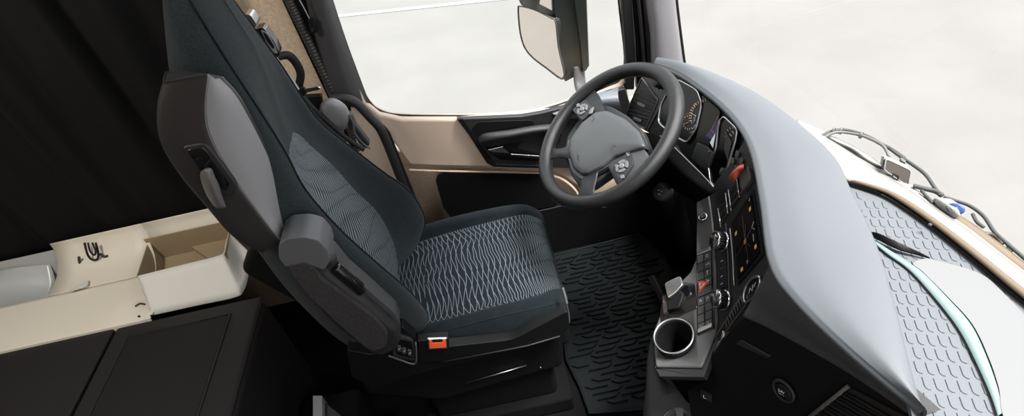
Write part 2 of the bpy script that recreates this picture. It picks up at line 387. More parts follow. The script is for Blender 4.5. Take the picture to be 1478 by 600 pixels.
# ------------------------------------------------------------------ side mirror (outside)
mr = thing('side_mirror', 'large dark door mirror outside the side window', 'mirror', A(838, 140, y=1.3))
hs = [(798, -40), (845, -40), (850, 95), (846, 102), (816, 118), (813, 112), (806, 60), (802, 25)]
prism('housing', ys(rnd(hs, .06, 2), 1.40), (0, .13, 0), m_mirrorbody, mr, .012, seg=4)
prism('housing_cover', ys([(824, -40), (846, -40), (851, 96), (841, 105), (838, 66)], 1.385), (0, .05, 0), m_mirrorbody, mr, .006, seg=3)
gl = crv([(*p, 0) for p in [(748, 14), (752, 9), (772, 14), (794, 25), (802, 32), (806, 67), (814, 113), (787, 97), (763, 77), (752, 53)]], 5, True)
MP = (A(808, 60, y=1.385), V((-.85, -.52, -.05)).normalized()); gp = [PL(q.x, q.y, *MP) for q in gl]
lab(prism('mirror_shell', [p - MP[1] * .004 for p in gp], -MP[1] * .045, m_mirrorbody, mr, .008), 'curved dark back of the main mirror glass')
c0 = sum(gp, V()) / len(gp); c0 = V(c0)
mg = prism('mirror_pane', [c0 + (p - c0) * .965 for p in gp], -MP[1] * .003, m_mirror, mr, 0)
tube('pane_rim', gp, .0035, m_pillar, mr, 8, 1, True)
ug = [(752, -30), (757, 4), (775, 12), (797, 22), (800, -30)]
prism('upper_housing', ys([(750, -40), (750, 4), (756, 11), (775, 16), (798, 27), (802, 20), (798, -40)], 1.43), (0, .05, 0), m_pillar, mr, .006, seg=3)
prism('upper_pane', ps([(760, -35), (762, -2), (777, 5), (796, 15), (793, -35)], (MP[0] + MP[1] * .02, MP[1])), -MP[1] * .004, m_mirror, mr, .001)
tube('mounting_arm', [A(835, 95, y=1.42), A(838, 125, y=1.38), A(848, 150, y=1.28), A(860, 175, y=1.16)], .03, m_pillar, mr, 12, flat=(.034, .018))

# ------------------------------------------------------------------ grab handle
gh = thing('grab_handle', 'thick black tubular grab handle beside the door opening', 'handle', A(600, 320, y=1.04))
tube('rail', [A(478, 142, y=1.04), A(500, 142, y=1.04), A(516, 150, y=1.04), A(533, 168, y=1.04), A(549, 186, y=1.04), A(562, 215, y=1.04), A(580, 262, y=1.04), A(600, 312, y=1.04), A(610, 340, y=1.04)], .015, m_dark, gh, 16)
tube('foot', [A(600, 312, y=1.04), A(607, 330, y=1.075)], .02, m_black, gh, 14)
struct(prism('trim_11', ys([(505, 150), (530, 160), (552, 190), (610, 320), (612, 400), (560, 400), (520, 240)], 1.088), (0, .012, 0), m_beige, bevel=.004))
struct(prism('trim_12', ys([(553, 180), (563, 192), (616, 325), (622, 400), (606, 400), (600, 320)], 1.082), (0, .01, 0), m_rubber, bevel=.003))

# ------------------------------------------------------------------ curtain
NX, NZ = 200, 24; rows = []
for k in range(NZ + 1):
    z = .562 + (2.18 - .562) * k / NZ; r = []
    for i in range(NX + 1):
        x = -2.33 + 1.68 * i / NX
        s = i / NX * 8.2
        amp = .25 + .75 * min(1, k / 7); yv = 1.05 + amp * .028 * math.sin(2 * PI * s + .5 * math.sin(1.3 * k / NZ * PI)) + amp * .012 * math.sin(2 * PI * s * 2.3 + 1.1)
        r.append(V((x + .02 * math.sin(2 * PI * s * .7 + k * .12), yv, z)))
    rows.append(r)
cu = grid('curtain', rows, m_curtain, thick=.002)
tag(cu, 'black sleeper curtain hanging in deep folds behind the seat', 'curtain')
# rail the curtain hangs from
tag(tube('curtain_rail', [(-2.34, 1.045, 2.19), (-.7, 1.045, 2.19)], .008, m_rubber, None, 8, 1), 'dark rail carrying the black curtain under the roof', 'rail')

# ------------------------------------------------------------------ cream storage tray and bin
tr = thing('storage_tray', 'long cream plastic shelf tray below the black curtain', 'tray', (-1.5, .85, .5))
fz = .545
prof = [(.648, fz - .03), (.650, fz - .004), (.660, fz), (.72, fz), (.84, fz - .004), (.93, fz + .004), (.985, fz + .03), (1.015, fz + .075), (1.02, fz + .10)]
Sx = [-2.3, -2.0, -1.75, -1.57, -1.5, -1.4, -1.3, -1.2]
Surf([[V((x, y, z)) for y, z in [(.648, fz - .03), (.650, fz - .004), (.656, fz), (.70, fz), (.78, fz), (.862, fz)]] for x in Sx[:-1] + [-1.145]], False).mesh('tray_body', m_cream, tr, 1, 5, caps=False).modifiers.new('s', 'SOLIDIFY').thickness = .004
Surf([[V((x if x < -1.21 else -1.20 - .045 * min(1, (y - .862) / .13), y, z)) for y, z in [(.862, fz), (.90, fz + .001), (.95, fz + .012), (.99, fz + .04), (1.015, fz + .075), (1.02, fz + .10)]] for x in Sx[3:]], False).mesh('tray_body', m_cream, tr, 1, 5, caps=False).modifiers.new('s', 'SOLIDIFY').thickness = .004
S1b = Surf([[V((x, y, z)) for y, z in [(.998, .50), (.998, .545), (.998, .585), (1.015, .62), (1.02, .645)]] for x in (-1.25, -1.05, -.93)], False)
S1b.mesh('back_lip', m_cream, tr, 2, 5, caps=False).modifiers.new('s', 'SOLIDIFY').thickness = .004
# left part: flat front strip, then a deeper well with a fabric lining
S3 = Surf([[V((x, y, z)) for y, z in [(.86, fz), (.868, fz - .05), (.885, fz - .07), (.94, fz - .07), (.985, fz - .01), (1.015, fz + .075)]] for x in (-2.3, -2.0, -1.7, -1.575)], False)
lab(S3.mesh('well', mat('pale_lining', (.42, .43, .41), .6, .3), tr, 3, 5, caps=False), 'pale grey well at the rear of the tray')
prism('label_window', zs(rnd([(98, 421), (128, 402), (127, 413), (103, 420)], .3), fz + .012), (0, 0, .003), m_creamw, tr, .001)
for q in ([(114, 371), (116, 380), (126, 385)], [(132, 378), (137, 388), (136, 376)], [(144, 366), (150, 370), (156, 369)]):
    tube('mounting_slot', [A(*p, y=.972) for p in q], .0045, m_brown, tr, 8)
tube('mounting_slot', [A(195, 442, z=fz + .003), A(202, 438, z=fz + .003), A(209, 439, z=fz + .003)], .003, m_brown, tr, 8)
for q in ((201, 456), (219, 455)): lathe('screw_hole', A(*q, y=.647), (0, -1, 0), [(.002, 0), (.004, 0), (.004, .002), (.001, .002)], m_rubber, tr, 12)
ck = thing('cord_loop', 'small black looped cord hanging over the cream tray', 'cord', A(132, 372, y=.99))
tube('cord', [A(122, 350, y=.99), A(126, 366, y=.97), A(132, 374, y=.965), A(140, 374, y=.965), A(142, 366, y=.97), A(138, 350, y=.99)], .0035, m_rubber, ck, 8)
tube('cord', [A(127, 350, y=.985), A(130, 362, y=.965), A(136, 368, y=.96), A(138, 362, y=.965), A(133, 350, y=.985)], .003, m_rubber, ck, 8)
for dx in (-.4, .35, .2):
    pass
bg = Surf([[V((-2.0, .885, fz - .01)), V((-2.0, .90, fz + .005)), V((-2.0, .95, fz - .005)), V((-2.0, 1.0, fz + .03))],
           [V((-1.88, .89, fz - .03)), V((-1.87, .90, fz - .01)), V((-1.86, .95, fz + .02)), V((-1.87, 1.0, fz + .04))],
           [V((-1.76, .89, fz - .04)), V((-1.72, .905, fz - .03)), V((-1.75, .94, fz + .03)), V((-1.74, 1.0, fz + .05))],
           [V((-1.61, .893, fz - .05)), V((-1.62, .91, fz - .04)), V((-1.60, .95, fz - .02)), V((-1.61, 1.0, fz + .03))]], False)
tag(bg.mesh('plastic_bag', mat('grey_plastic_film', (.45, .47, .46), .25, .5), None, 6, 6, caps=False), 'crumpled pale plastic bag in the well of the cream tray', 'bag')
bg_o = bpy.data.objects['plastic_bag']; bg_o.modifiers.new('s', 'SOLIDIFY').thickness = .002

m_inner = mat('bin_interior_shaded', (.34, .26, .16), .6, .3)  # shade inside the bin put into this darker tan
bn = thing('storage_bin', 'open pale rectangular bin at the front end of the cream tray', 'bin', (-1.0, .8, .55))
zt = .585
tFL, tFR = A(198, 398, z=.622), A(323, 367, z=.628)     # front top corners
bFL, bFR = A(219, 455, z=.535), A(346, 427, z=.535)
tBL, tBR = A(214, 350, y=.995), A(330, 334, y=.985)
topR = A(312, 316, y=1.0)
bBL, bBR = V((tBL.x + .02, .99, .50)), V((tBR.x, .98, .52))
def wall4(name, a, b, c, d, m, th=.004): 
    n = (b - a).cross(d - a).normalized() * th
    return prism(name, [a, b, c, d], n, m, bn, .0015)
def rfront():
    a = crv([tFL, tFL * .5 + tFR * .5, tFR], 6); R = []
    t0 = tFR.lerp(tBR, .12)
    bR2 = A(362, 366, z=.55)
    top = [tFL, tFL.lerp(tFR, .5), tFL.lerp(tFR, .90), tFR.lerp(tBR, .10), tFR.lerp(tBR, .5), tBR]
    bot = [bFL, bFL.lerp(bFR, .5), A(338, 429, z=.535), A(352, 419, z=.535), A(359, 395, z=.54), bR2]
    rows = []
    for k in range(7):
        s = k / 6; rows.append(crv([t.lerp(b, s) for t, b in zip(top, bot)], 8))
    o = grid('outer_wall', rows, m_creamw, bn, caps=False); o.modifiers.new('s', 'SOLIDIFY').thickness = .004
rfront()
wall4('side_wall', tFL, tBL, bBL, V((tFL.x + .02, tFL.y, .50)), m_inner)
lab(prism('back_wall', [V((tBL.x, .985, .60)), V((tBR.x, .985, .60)), V((tBR.x, .98, .50)), V((tBL.x + .01, .98, .50))], (0, .003, 0), m_inner, bn, 0), 'inner back face of the bin with shade put into its tan colour')
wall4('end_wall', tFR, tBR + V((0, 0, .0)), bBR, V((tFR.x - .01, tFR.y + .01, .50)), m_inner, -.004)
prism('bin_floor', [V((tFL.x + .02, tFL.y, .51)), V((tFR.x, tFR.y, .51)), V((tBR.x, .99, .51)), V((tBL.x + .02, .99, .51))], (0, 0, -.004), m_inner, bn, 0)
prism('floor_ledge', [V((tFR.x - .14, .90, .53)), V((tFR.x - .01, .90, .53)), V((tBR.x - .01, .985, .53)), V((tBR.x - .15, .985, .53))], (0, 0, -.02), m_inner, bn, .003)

# ------------------------------------------------------------------ bunk base
bk = thing('bunk_base', 'black sleeper base with a framed lid in front of the cream tray', 'bunk', (-1.5, 0, 0))
bz = .538
box('base_body', (-2.34, -1.0, .0), (-.80, .655, bz - .02), m_bunk, bk, .02)
box('top_panel', (-2.34, -1.0, bz - .02), (-1.262, .652, bz), m_bunk, bk, .006)
box('top_panel', (-1.254, -1.0, bz - .02), (-.80, .652, bz), m_bunk, bk, .012)
fr = []
X0, X1, Y1 = -1.19, -.885, .60
tube('lid_frame', [(X1, -.95, bz), (X1, Y1, bz), (X0, Y1, bz), (X0, -.95, bz)], .005, m_bunk, bk, 8, 1, smoothp=False)
lab(box('lid', (X0 + .004, -.96, bz - .004), (X1 - .004, Y1 - .004, bz + .0025), mat('lid_skin', (.009, .0085, .009), .6, .3, bump=.6, bscale=700), bk, .002), 'dull black inset lid')
# carpeted tunnel below, grey bracket
struct(box('trim_13', (-.80, -1.1, 0), (-.60, .50, .20), m_carpet, bevel=.02))
br = thing('bracket_post', 'short light grey bracket end at the bottom edge by the carpeted step', 'bracket', A(460, 590, z=.4))
prism('post_face', [A(451, 570, z=.36), A(465, 570, z=.36), A(466, 640, z=.36), A(451, 640, z=.36)], (0, 0, -.08), m_shell, br, .003)
prism('post_side', [A(467, 578, z=.34), A(492, 598, z=.34), A(500, 640, z=.34), A(467, 640, z=.34)], (0, 0, -.07), m_dark, br, .003)


# ------------------------------------------------------------------ driver seat
st = thing('driver_seat', 'dark cloth driver seat with wavy patterned panels and grey backrest shell', 'seat', (-.2, .61, 0))
yc = .615
# backrest
T = [ # z, near side y, far side y, crest x, valley x, rear x, crest inset, valley inset
 (.47, .47, .78, -.36, -.40, -.45, .05, .09),
 (.50, .385, .84, -.315, -.395, -.50, .045, .10),
 (.57, .365, .85, -.285, -.395, -.53, .045, .085),
 (.68, .355, .845, -.30, -.405, -.55, .04, .08),
 (.80, .355, .805, -.345, -.425, -.57, .04, .08),
 (.92, .36, .77, -.39, -.44, -.58, .04, .08),
 (1.04, .365, .715, -.42, -.455, -.59, .04, .08),
 (1.13, .375, .68, -.425, -.45, -.60, .04, .08),
 (1.22, .39, .67, -.435, -.44, -.595, .035, .08),
 (1.31, .405, .662, -.45, -.435, -.57, .035, .08),
 (1.38, .42, .655, -.462, -.445, -.545, .035, .08),
 (1.44, .445, .655, -.475, -.46, -.525, .03, .07),
 (1.48, .49, .625, -.490, -.485, -.515, .02, .05)]
rows = []
for z, a, b, xc, xv, xr, ci, vi in T:
    dz = (xc - xr) 
    rows.append([(xr, a + .03, z), ((xr + xc) / 2 - .01, a, z), (xc - .02, a + .012, z), (xc, a + ci, z), (xv + (xc - xv) * .35, a + vi * .85, z), (xv, a + vi + .03, z), (xv + .003, (a + b) / 2, z),
                 (xv, b - vi - .03, z), (xv + (xc - xv) * .35, b - vi * .85, z), (xc, b - ci, z), (xc - .02, b - .012, z), ((xr + xc) / 2 - .01, b, z), (xr, b - .03, z), (xr - .015, (a + b) / 2, z)])
BS = Surf(rows)
BS.mesh('backrest', m_seat, st, 6, 5)
def patch(surf, name, m, parent, v0, v1, u0, u1, offd, nv=60, nu=24, sign=1, us=1, vs=1):
    R, uvs = [], []
    for i in range(nv + 1):
        v = v0 + (v1 - v0) * i / nv; a, b = (u0(v), u1(v)) if callable(u0) else (u0, u1); r = []
        for j in range(nu + 1):
            t = j / nu; u = a + (b - a) * t
            e = min(1, min(i, nv - i) / 3, min(j, nu - j) / 2)
            r.append(surf.at(v, u) + surf.nrm(v, u) * (offd * sign * e - .001 * sign * (1 - e)))
            uvs.append((t * us, i / nv * vs))
        R.append(r)
    return grid(name, R, m, parent, uv=uvs)
sg = 1 if BS.nrm(5, 6).x > 0 else -1
def bu0(v): k = max(0, (v - 5.3) / 1.3); return 3.75 + 2.15 * (k ** 2.5 if k < 1 else 1)
def bu1(v): k = max(0, (v - 6.0) / .6); return 7.25 - .6 * (k ** 2 if k < 1 else 1)
patch(BS, 'backrest_panel', m_back_in, st, .3, 6.6, bu0, bu1, .005, 80, 30, sg, us=1.0, vs=2.2)
# piping seams
for u in (2.85, 9.15):
    tube('piping', [BS.at(v / 4, u) + BS.nrm(v / 4, u) * .001 * sg for v in range(4, 46)], .0022, m_seat_d, st, 6, 1)
# lower dark side of the backrest carrier
lp = [(345, 395), (370, 340), (420, 360), (520, 460), (560, 520), (500, 500), (445, 450)]
prism('back_carrier', ys(lp, .40), (0, .40, 0), m_black, st, .02, seg=4)
# cushion
rows = []
CT = [ # x, near, far, top z, crest z, side z, bottom z
 (-.47, .40, .84, .475, .49, .45, .42), (-.38, .375, .86, .475, .50, .45, .41), (-.25, .365, .87, .485, .512, .45, .40), (-.10, .365, .865, .50, .52, .45, .40),
 (.02, .37, .86, .510, .515, .45, .40), (.07, .385, .845, .500, .500, .45, .40), (.092, .40, .83, .475, .475, .445, .41), (.094, .44, .79, .45, .45, .44, .42)]
for x, a, b, zt_, zc, zsd, zb in CT:
    rows.append([(x, a + .02, zb), (x, a, zsd - .01), (x, a + .004, (zsd + zc) / 2), (x, a + .022, zc - .004), (x, a + .055, zc + .002), (x, a + .085, zt_), (x, (a + b) / 2, zt_ + .002), (x, b - .10, zt_),
                 (x, b - .06, zc + .012), (x, b - .022, zc), (x, b - .004, (zsd + zc) / 2), (x, b, zsd - .01), (x, b - .02, zb), (x, (a + b) / 2, zb)])
CSf = Surf(rows)
CSf.mesh('seat_cushion', m_seat_d, st, 8, 6)
sg2 = 1 if CSf.nrm(3, 6).z > 0 else -1
patch(CSf, 'cushion_panel', m_seat_in, st, .6, 5.6, 4.7, 7.35, .005, 90, 40, sg2, us=1.0, vs=1.25)
tube('piping', [CSf.at(v / 6, 3.0) for v in range(3, 36)], .0022, m_seat_d, st, 6, 1)
tube('seam', [CSf.at(1.6, u / 6) + V((0, 0, .0045)) for u in range(28, 45)], .0018, m_seat_d, st, 6, 1)
# grey shell on the near side of the backrest
cr_ = [(300, 111), (296, 150), (299, 185), (315, 222), (340, 262), (370, 303), (402, 345)]
ot = [(236, 122), (229, 150), (228, 180), (236, 215), (268, 262), (315, 315), (352, 358), (372, 362)]
fe = [(311, 116), (332, 140), (352, 175), (374, 218), (392, 258), (405, 300), (412, 332)]
ot7 = [(236, 122), (228, 158), (232, 205), (258, 250), (296, 296), (335, 340), (374, 362)]
rows = []
for i in range(7):
    o_, c_, f_ = ot7[i], cr_[i], fe[i]
    O = A(*o_, y=.335); Cc = A(*c_, y=.322); Fp = A(*f_, y=.375)
    mid = A((o_[0] + c_[0]) / 2, (o_[1] + c_[1]) / 2, y=.318)
    m2 = A((c_[0] + f_[0]) / 2 , (c_[1] + f_[1]) / 2, y=.338)
    rows.append([O + V((-.012, .05, 0)), O, A(o_[0] * .85 + c_[0] * .15, o_[1] * .85 + c_[1] * .15, y=.322), mid, A(o_[0] * .08 + c_[0] * .92, o_[1] * .08 + c_[1] * .92, y=.317), Cc, A(c_[0] * .9 + f_[0] * .1, c_[1] * .9 + f_[1] * .1, y=.324), m2, Fp, Fp + V((.0, .03, -.01)), Fp + V((-.10, .06, 0))])
top = [p + V((.005, .02, .006)) for p in rows[0]]
bot = [p + V((-.01, .03, -.012)) for p in rows[-1]]
ct = sum([V(p) for p in rows[0]], V()) / 11; cb = sum([V(p) for p in rows[-1]], V()) / 11
rows = [[V(p).lerp(ct, .5) + V((0, .015, .002)) for p in rows[0]], [V(p).lerp(ct, .03) + V((0, .001, .003)) for p in rows[0]]] + rows + [[V(p).lerp(cb, .08) + V((0, .004, -.008)) for p in rows[-1]], [V(p).lerp(cb, .6) + V((0, .02, -.010)) for p in rows[-1]]]
SH = Surf(rows)
# one leatherette painted lit in front, shaded at the side, split along the crease
shd = SH.mesh('backrest_shell', m_shell_d, st, 8, 4)
sgn = 1
C6 = SH.nrm(5, 3.0); sgn = 1 if C6.y < 0 else -1
def pz(name, m, u0, u1, v0, v1, d): 
    o = patch(SH, name, m, st, v0, v1, u0, u1, d, 60, 14, sgn); return o
lab(pz('shell_pad', m_shell, 5.02, 8.6, 1.0, 8.9, .002), 'smooth grey leatherette front of the shell')
tube('piping', [SH.at(v / 4, 5.0) for v in range(5, 36)], .0016, m_shell, st, 6, 1)
# lever in its recess
bz_ = rnd([(260, 213), (297, 206), (343, 268), (336, 283), (300, 275)], .2)
prism('lever_bezel', ys(bz_, .312), (0, .012, 0), m_dark, st, .003)
prism('lever_recess', ys(rnd([(268, 217), (294, 212), (332, 266), (326, 276), (302, 262)], .2), .3105), (0, .004, 0), m_blackgloss, st, .001)
prism('lock_plate', ys(rnd([(280, 232), (290, 226), (296, 238), (288, 246)], .2), .3085), (0, .003, 0), m_black, st, .001)
lv = [[A(x_, y_, y=yv) for x_, y_, yv in r] for r in [
    [(296, 243, .30), (303, 242, .295), (307, 246, .30), (300, 246, .308)],
    [(289, 250, .30), (300, 247, .285), (311, 256, .30), (300, 252, .308)],
    [(291, 264, .30), (303, 262, .280), (316, 266, .30), (304, 265, .308)],
    [(299, 283, .30), (310, 281, .282), (320, 280, .30), (310, 282, .308)],
    [(309, 297, .30), (317, 298, .290), (326, 297, .30), (318, 298, .308)],
    [(314, 300, .302), (319, 301, .298), (325, 299, .302), (319, 300, .308)]]]
lab(Surf(lv).mesh('release_lever', mat('lever_grey', (.10, .095, .09), .35, .5), st), 'grey shell adjusting lever')

# near armrest, raised against the backrest
ar = [(405, 352), (415, 346), (440, 345), (458, 350), (470, 364), (476, 378), (470, 392), (520, 432), (560, 466), (574, 478), (579, 492), (572, 506), (552, 515), (535, 512), (480, 470), (430, 412), (404, 372)]
arp = rnd(ar, .25, 3)
prism('armrest', ys(arp, .285), (0, .065, 0), m_dark, st, .014, seg=4)
lab(prism('armrest_cap', ys(rnd([(402, 373), (402, 353), (414, 344), (440, 342), (460, 347), (473, 362), (477, 376), (468, 390), (456, 386), (440, 379), (412, 386)], .25, 3), .279), (0, .076, 0), m_cap, st, .014, seg=4), 'lighter grey leatherette end of the armrest')
fp = rnd([(412, 384), (440, 378), (456, 388), (464, 402), (500, 428), (540, 458), (560, 480), (558, 500), (540, 508), (524, 500), (486, 466), (440, 424)], .25, 4)
lab(prism('armrest_pad', ys(fp, .277), (0, .016, 0), m_flock, st, .006, seg=4), 'speckled flocked side pad of the armrest')
rl = rnd([(474, 362), (484, 372), (500, 392), (524, 412), (570, 452), (577, 468), (574, 480), (560, 466), (520, 432), (480, 402), (466, 388)], .15, 3)
prism('armrest_rail', ys(rl, .315), (0, .045, 0), m_rail, st, .008, seg=4)
tube('tilt_knob', [A(471, 364, y=.32), A(478, 372, y=.31), A(476, 382, y=.31), A(470, 392, y=.315)], .012, m_dark, st, 12)
g = [A(484, 385, y=.302), A(498, 397, y=.300), A(514, 412, y=.300), A(521, 420, y=.302)]
prism('handle_well', ys(rnd([(476, 392), (484, 382), (526, 412), (524, 424), (512, 430)], .25), .309), (0, .01, 0), m_black, st, .003)
tube('armrest_handle', g, .0115, m_blackgloss, st, 14)
lathe('handle_screw', A(516, 412, y=.297), (0, -1, .3), [(.002, 0), (.0045, 0), (.0045, .004), (.002, .005)], m_satin, st, 16)
lathe('rivet', A(537, 437, y=.313), (0, -1, .3), [(.001, 0), (.0025, 0), (.0025, .002), (.001, .002)], m_black, st, 12)
# seat base
sb = rnd([(500, 505), (540, 512), (580, 470), (600, 488), (602, 505), (650, 500), (740, 490), (820, 448), (822, 472), (812, 484), (720, 510), (600, 540), (540, 560), (508, 545)], .12, 2)
prism('base_side', ys(sb, .335), (0, .03, 0), m_black, st, .006, seg=3)
prism('base_lower', ys([(508, 535), (640, 520), (815, 478), (815, 530), (760, 545), (640, 580), (530, 572)], .375), (0, .40, 0), m_black, st, .02)
box('base_front', (.02, .38, .33), (.085, .85, .43), m_black, st, .02)
box('suspension_box', (-.38, .40, .06), (.02, .82, .34), m_black, st, .02)
box('seat_plinth', (-.42, .37, .0), (.06, .86, .07), m_carpet, st, .01)
tube('height_bar', [A(671, 553, y=.37), A(760, 527, y=.37)], .0022, m_satin, st, 8, 1)
lathe('bolt_cap', A(780, 529, y=.37), (0, -1, 0), [(.001, 0), (.003, 0), (.003, .004), (.001, .005)], m_satin, st, 12)
tube('slide_strip', [A(640, 522, y=.333), A(760, 499, y=.333), A(808, 485, y=.333)], .0022, m_dark, st, 8, 1)
tube('front_loop', [A(812, 415, y=.40), A(816, 428, y=.385), A(818, 438, y=.375)], .004, m_pillar, st, 8)
# control panel at its foot
cp = prism('control_panel', ys(rnd([(571, 483), (597, 492), (601, 522), (566, 514)], .2), .325), (0, .012, 0), m_dark, st, .003)
prism('control_inset', ys(rnd([(574, 487), (595, 494), (597, 518), (571, 511)], .25), .323), (0, .003, 0), m_blackgloss, st, .001)
for i, (x_, y_) in enumerate([(576, 504), (583, 507), (591, 510)]):
    prism('rocker_switch', ys(rnd([(x_ - 3, y_ - 5), (x_ + 3, y_ - 4), (x_ + 3.5, y_ + 4), (x_ - 2.5, y_ + 3)], .2), .320), (0, .004, 0), m_button, st, .001)
    tube('switch_mark', [A(x_ - 1.3, y_ + 1, y=.3188), A(x_ + 1.6, y_ - 1.5, y=.3188)], .0006, m_white, st, 6, 1)
tube('panel_rim', [A(561, 513, y=.322), A(580, 520, y=.322), A(598, 525, y=.322), A(601, 514, y=.322), A(600, 494, y=.322)], .0025, m_pillar, st, 8, 3)
# belt buckle
bu = thing('belt_buckle', 'black seat belt buckle with bright red release button', 'buckle', A(632, 510, y=.33))
prism('buckle_body', ys([(602, 492), (648, 488), (648, 508), (640, 522), (604, 524)], .332), (0, .025, 0), m_black, bu, .004, seg=3)
prism('buckle_rim', ys([(617, 489.5), (645, 488.5), (646, 503), (618, 505)], .3275), (0, .006, 0), m_satin, bu, .001)
prism('buckle_throat', ys([(618.5, 491), (644, 490), (644.5, 495), (619.5, 496)], .3265), (0, .004, 0), m_blackgloss, bu, .0005)
lab(prism('release_button', ys([(619, 490.5), (623, 490.5), (624.5, 494.5), (638, 494), (639.5, 490), (643.5, 490), (644.5, 501.5), (620, 503)], .3255), (0, .006, 0), m_orange, bu, .001), 'bright red release button')

# far armrest and its mechanism (beyond the backrest)
fa = Surf([[A(x_, y_, y=yv) for x_, y_, yv in r] for r in [
    [(462, 152, .90), (466, 146, .89), (472, 142, .90), (468, 150, .93)],
    [(462, 166, .90), (476, 150, .87), (484, 142, .90), (474, 156, .95)],
    [(470, 180, .90), (490, 162, .87), (499, 152, .90), (486, 168, .95)],
    [(482, 188, .90), (497, 178, .88), (505, 166, .90), (494, 178, .95)],
    [(492, 190, .91), (499, 186, .90), (504, 180, .91), (498, 186, .93)]]])
lab(fa.mesh('far_armrest', m_shell, st), 'rounded grey end of the folded far armrest')
prism('far_armrest_link', ys([(498, 165), (508, 166), (514, 182), (534, 208), (530, 216), (518, 208), (504, 186)], .89), (0, .03, 0), m_dark, st, .006)
tube('link_edge', [A(504, 166, y=.885), A(510, 178, y=.885), A(512, 192, y=.885), A(524, 207, y=.885), A(534, 214, y=.885)], .003, m_pillar, st, 8)
# belt guide on the shoulder
prism('belt_guide', ys(rnd([(368, 42), (380, 40), (396, 60), (404, 78), (396, 86), (386, 70)], .2), .80), (0, .035, 0), m_blackgloss, st, .006, seg=3)
prism('guide_slot', ys(rnd([(376, 43), (386, 48), (398, 68), (401, 78), (395, 76), (384, 60)], .2), .797), (0, .005, 0), m_shell, st, .002)
prism('guide_opening', ys(rnd([(379, 46), (385, 50), (396, 68), (394, 71), (384, 58)], .2), .795), (0, .004, 0), m_black, st, .001)
lab(prism('guide_cap', ys(rnd([(352, 20), (362, 22), (370, 34), (369, 40), (358, 34)], .25), .79), (0, .04, 0), m_satin, st, .004), 'pale end cap beside the belt guide')

# ------------------------------------------------------------------ seat belt
bt = thing('seat_belt', 'black seat belt with metal tongue hanging behind the driver backrest', 'seat belt', A(440, 140, y=.92))
def strap(name, pts, wpx, th, m, yv):
    P = crv([(*p, 0) for p in pts], 8); L, R = [], []
    for i, p in enumerate(P):
        a = P[max(i - 1, 0)]; b = P[min(i + 1, len(P) - 1)]; t = (b - a).normalized(); n = V((-t.y, t.x, 0)) * wpx / 2
        yy_ = yv(i / (len(P) - 1)) if callable(yv) else yv
        L.append(A(p.x - n.x, p.y - n.y, y=yy_)); R.append(A(p.x + n.x, p.y + n.y, y=yy_ - .006))
    return grid(name, [L, R], m, bt, thick=th)
m_web = mat('belt_webbing', (.012, .012, .013), .55, .35, bump=.6, bscale=500)
strap('strap_loop', [(400, 82), (416, 80), (428, 92), (434, 108), (430, 128)], 12, .002, m_web, lambda t: .86 + .05 * t)
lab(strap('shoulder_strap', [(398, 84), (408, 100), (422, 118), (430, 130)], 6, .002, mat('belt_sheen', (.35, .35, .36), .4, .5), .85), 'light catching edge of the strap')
strap('lap_strap', [(430, 128), (448, 152), (480, 182), (505, 203), (526, 216)], 7, .002, m_web, lambda t: .88)
strap('lap_strap', [(424, 122), (440, 148), (470, 180), (500, 205)], 3, .002, m_web, lambda t: .87)
prism('tongue_grip', ys(rnd([(424, 130), (438, 126), (444, 134), (438, 140), (428, 138)], .25), .86), (0, .012, 0), m_black, bt, .003)
lab(prism('tongue', ys(rnd([(438, 129), (458, 125), (463, 127), (460, 130), (440, 134)], .2), .862), (0, .003, 0), m_chrome, bt, .0008), 'chrome belt tongue')
prism('strap_plate', ys([(434, 140), (464, 138), (468, 162), (452, 168)], .93), (0, .02, 0), m_black, bt, .004)

# ------------------------------------------------------------------ floor mat
fm = thing('floor_mat', 'black ribbed rubber mat on the footwell floor', 'mat', (.3, .7, 0))
o_ = [A(*p, z=.012) for p in [(850, 597), (838, 560), (818, 520), (812, 470), (818, 440)]]
outline = o_ + [V((.03, 1.06, .012)), V((.50, 1.08, .012)), V((.56, .9, .012)), V((.50, .60, .012)), V((.44, .42, .012)), V((.36, .30, .012))]
prism('mat_sheet', outline, (0, 0, -.01), m_mat, fm, .004)
ribs = []; zr = .014
def inside(p):
    c = False; n = len(outline)
    for i in range(n):
        a, b = outline[i], outline[(i + 1) % n]
        if (a.y > p.y) != (b.y > p.y) and p.x < (b.x - a.x) * (p.y - a.y) / (b.y - a.y) + a.x: c = not c
    return c
bv, bf = [], []; row = 0; y = .335
while y < 1.06:
    x = .0 + (.055 if row % 2 else 0) + .02 * math.sin(row * 1.7)
    while x < .56:
        L = .062 + .018 * math.sin(row * 2.1 + x * 9)
        if all(inside(V((x + a, y + b, 0))) for a, b in ((-.015, .014), (L + .03, .014), (0, -.014), (L + .015, -.014))):
            k = len(bv); h = .0075; sk = .010 if (row // 2) % 2 else -.010
            q = [(x - sk, y - h), (x + L - sk * .2, y - h), (x + L + .006, y - h * .5), (x + L + sk + .010, y + h), (x + sk, y + h)]
            n_ = len(q)
            bv += [V((a, b, .0125)) for a, b in q] + [V((x + L / 2 + (a - x - L / 2) * .965, y + (b - y) * .72, .0205)) for a, b in q]
            bf.append([k + n_ + t for t in range(n_)]); bf += [[k + t, k + (t + 1) % n_, k + n_ + (t + 1) % n_, k + n_ + t] for t in range(n_)]
        x += L + .030
    y += .0225; row += 1
rb_ = mk('mat_ribs', bv, bf, m_mat, fm, smooth=False); rb_['kind'] = 'stuff'
tube('mat_rim', [p + V((0, 0, .002)) for p in outline], .005, m_mat, fm, 8, 1, True, smoothp=False)
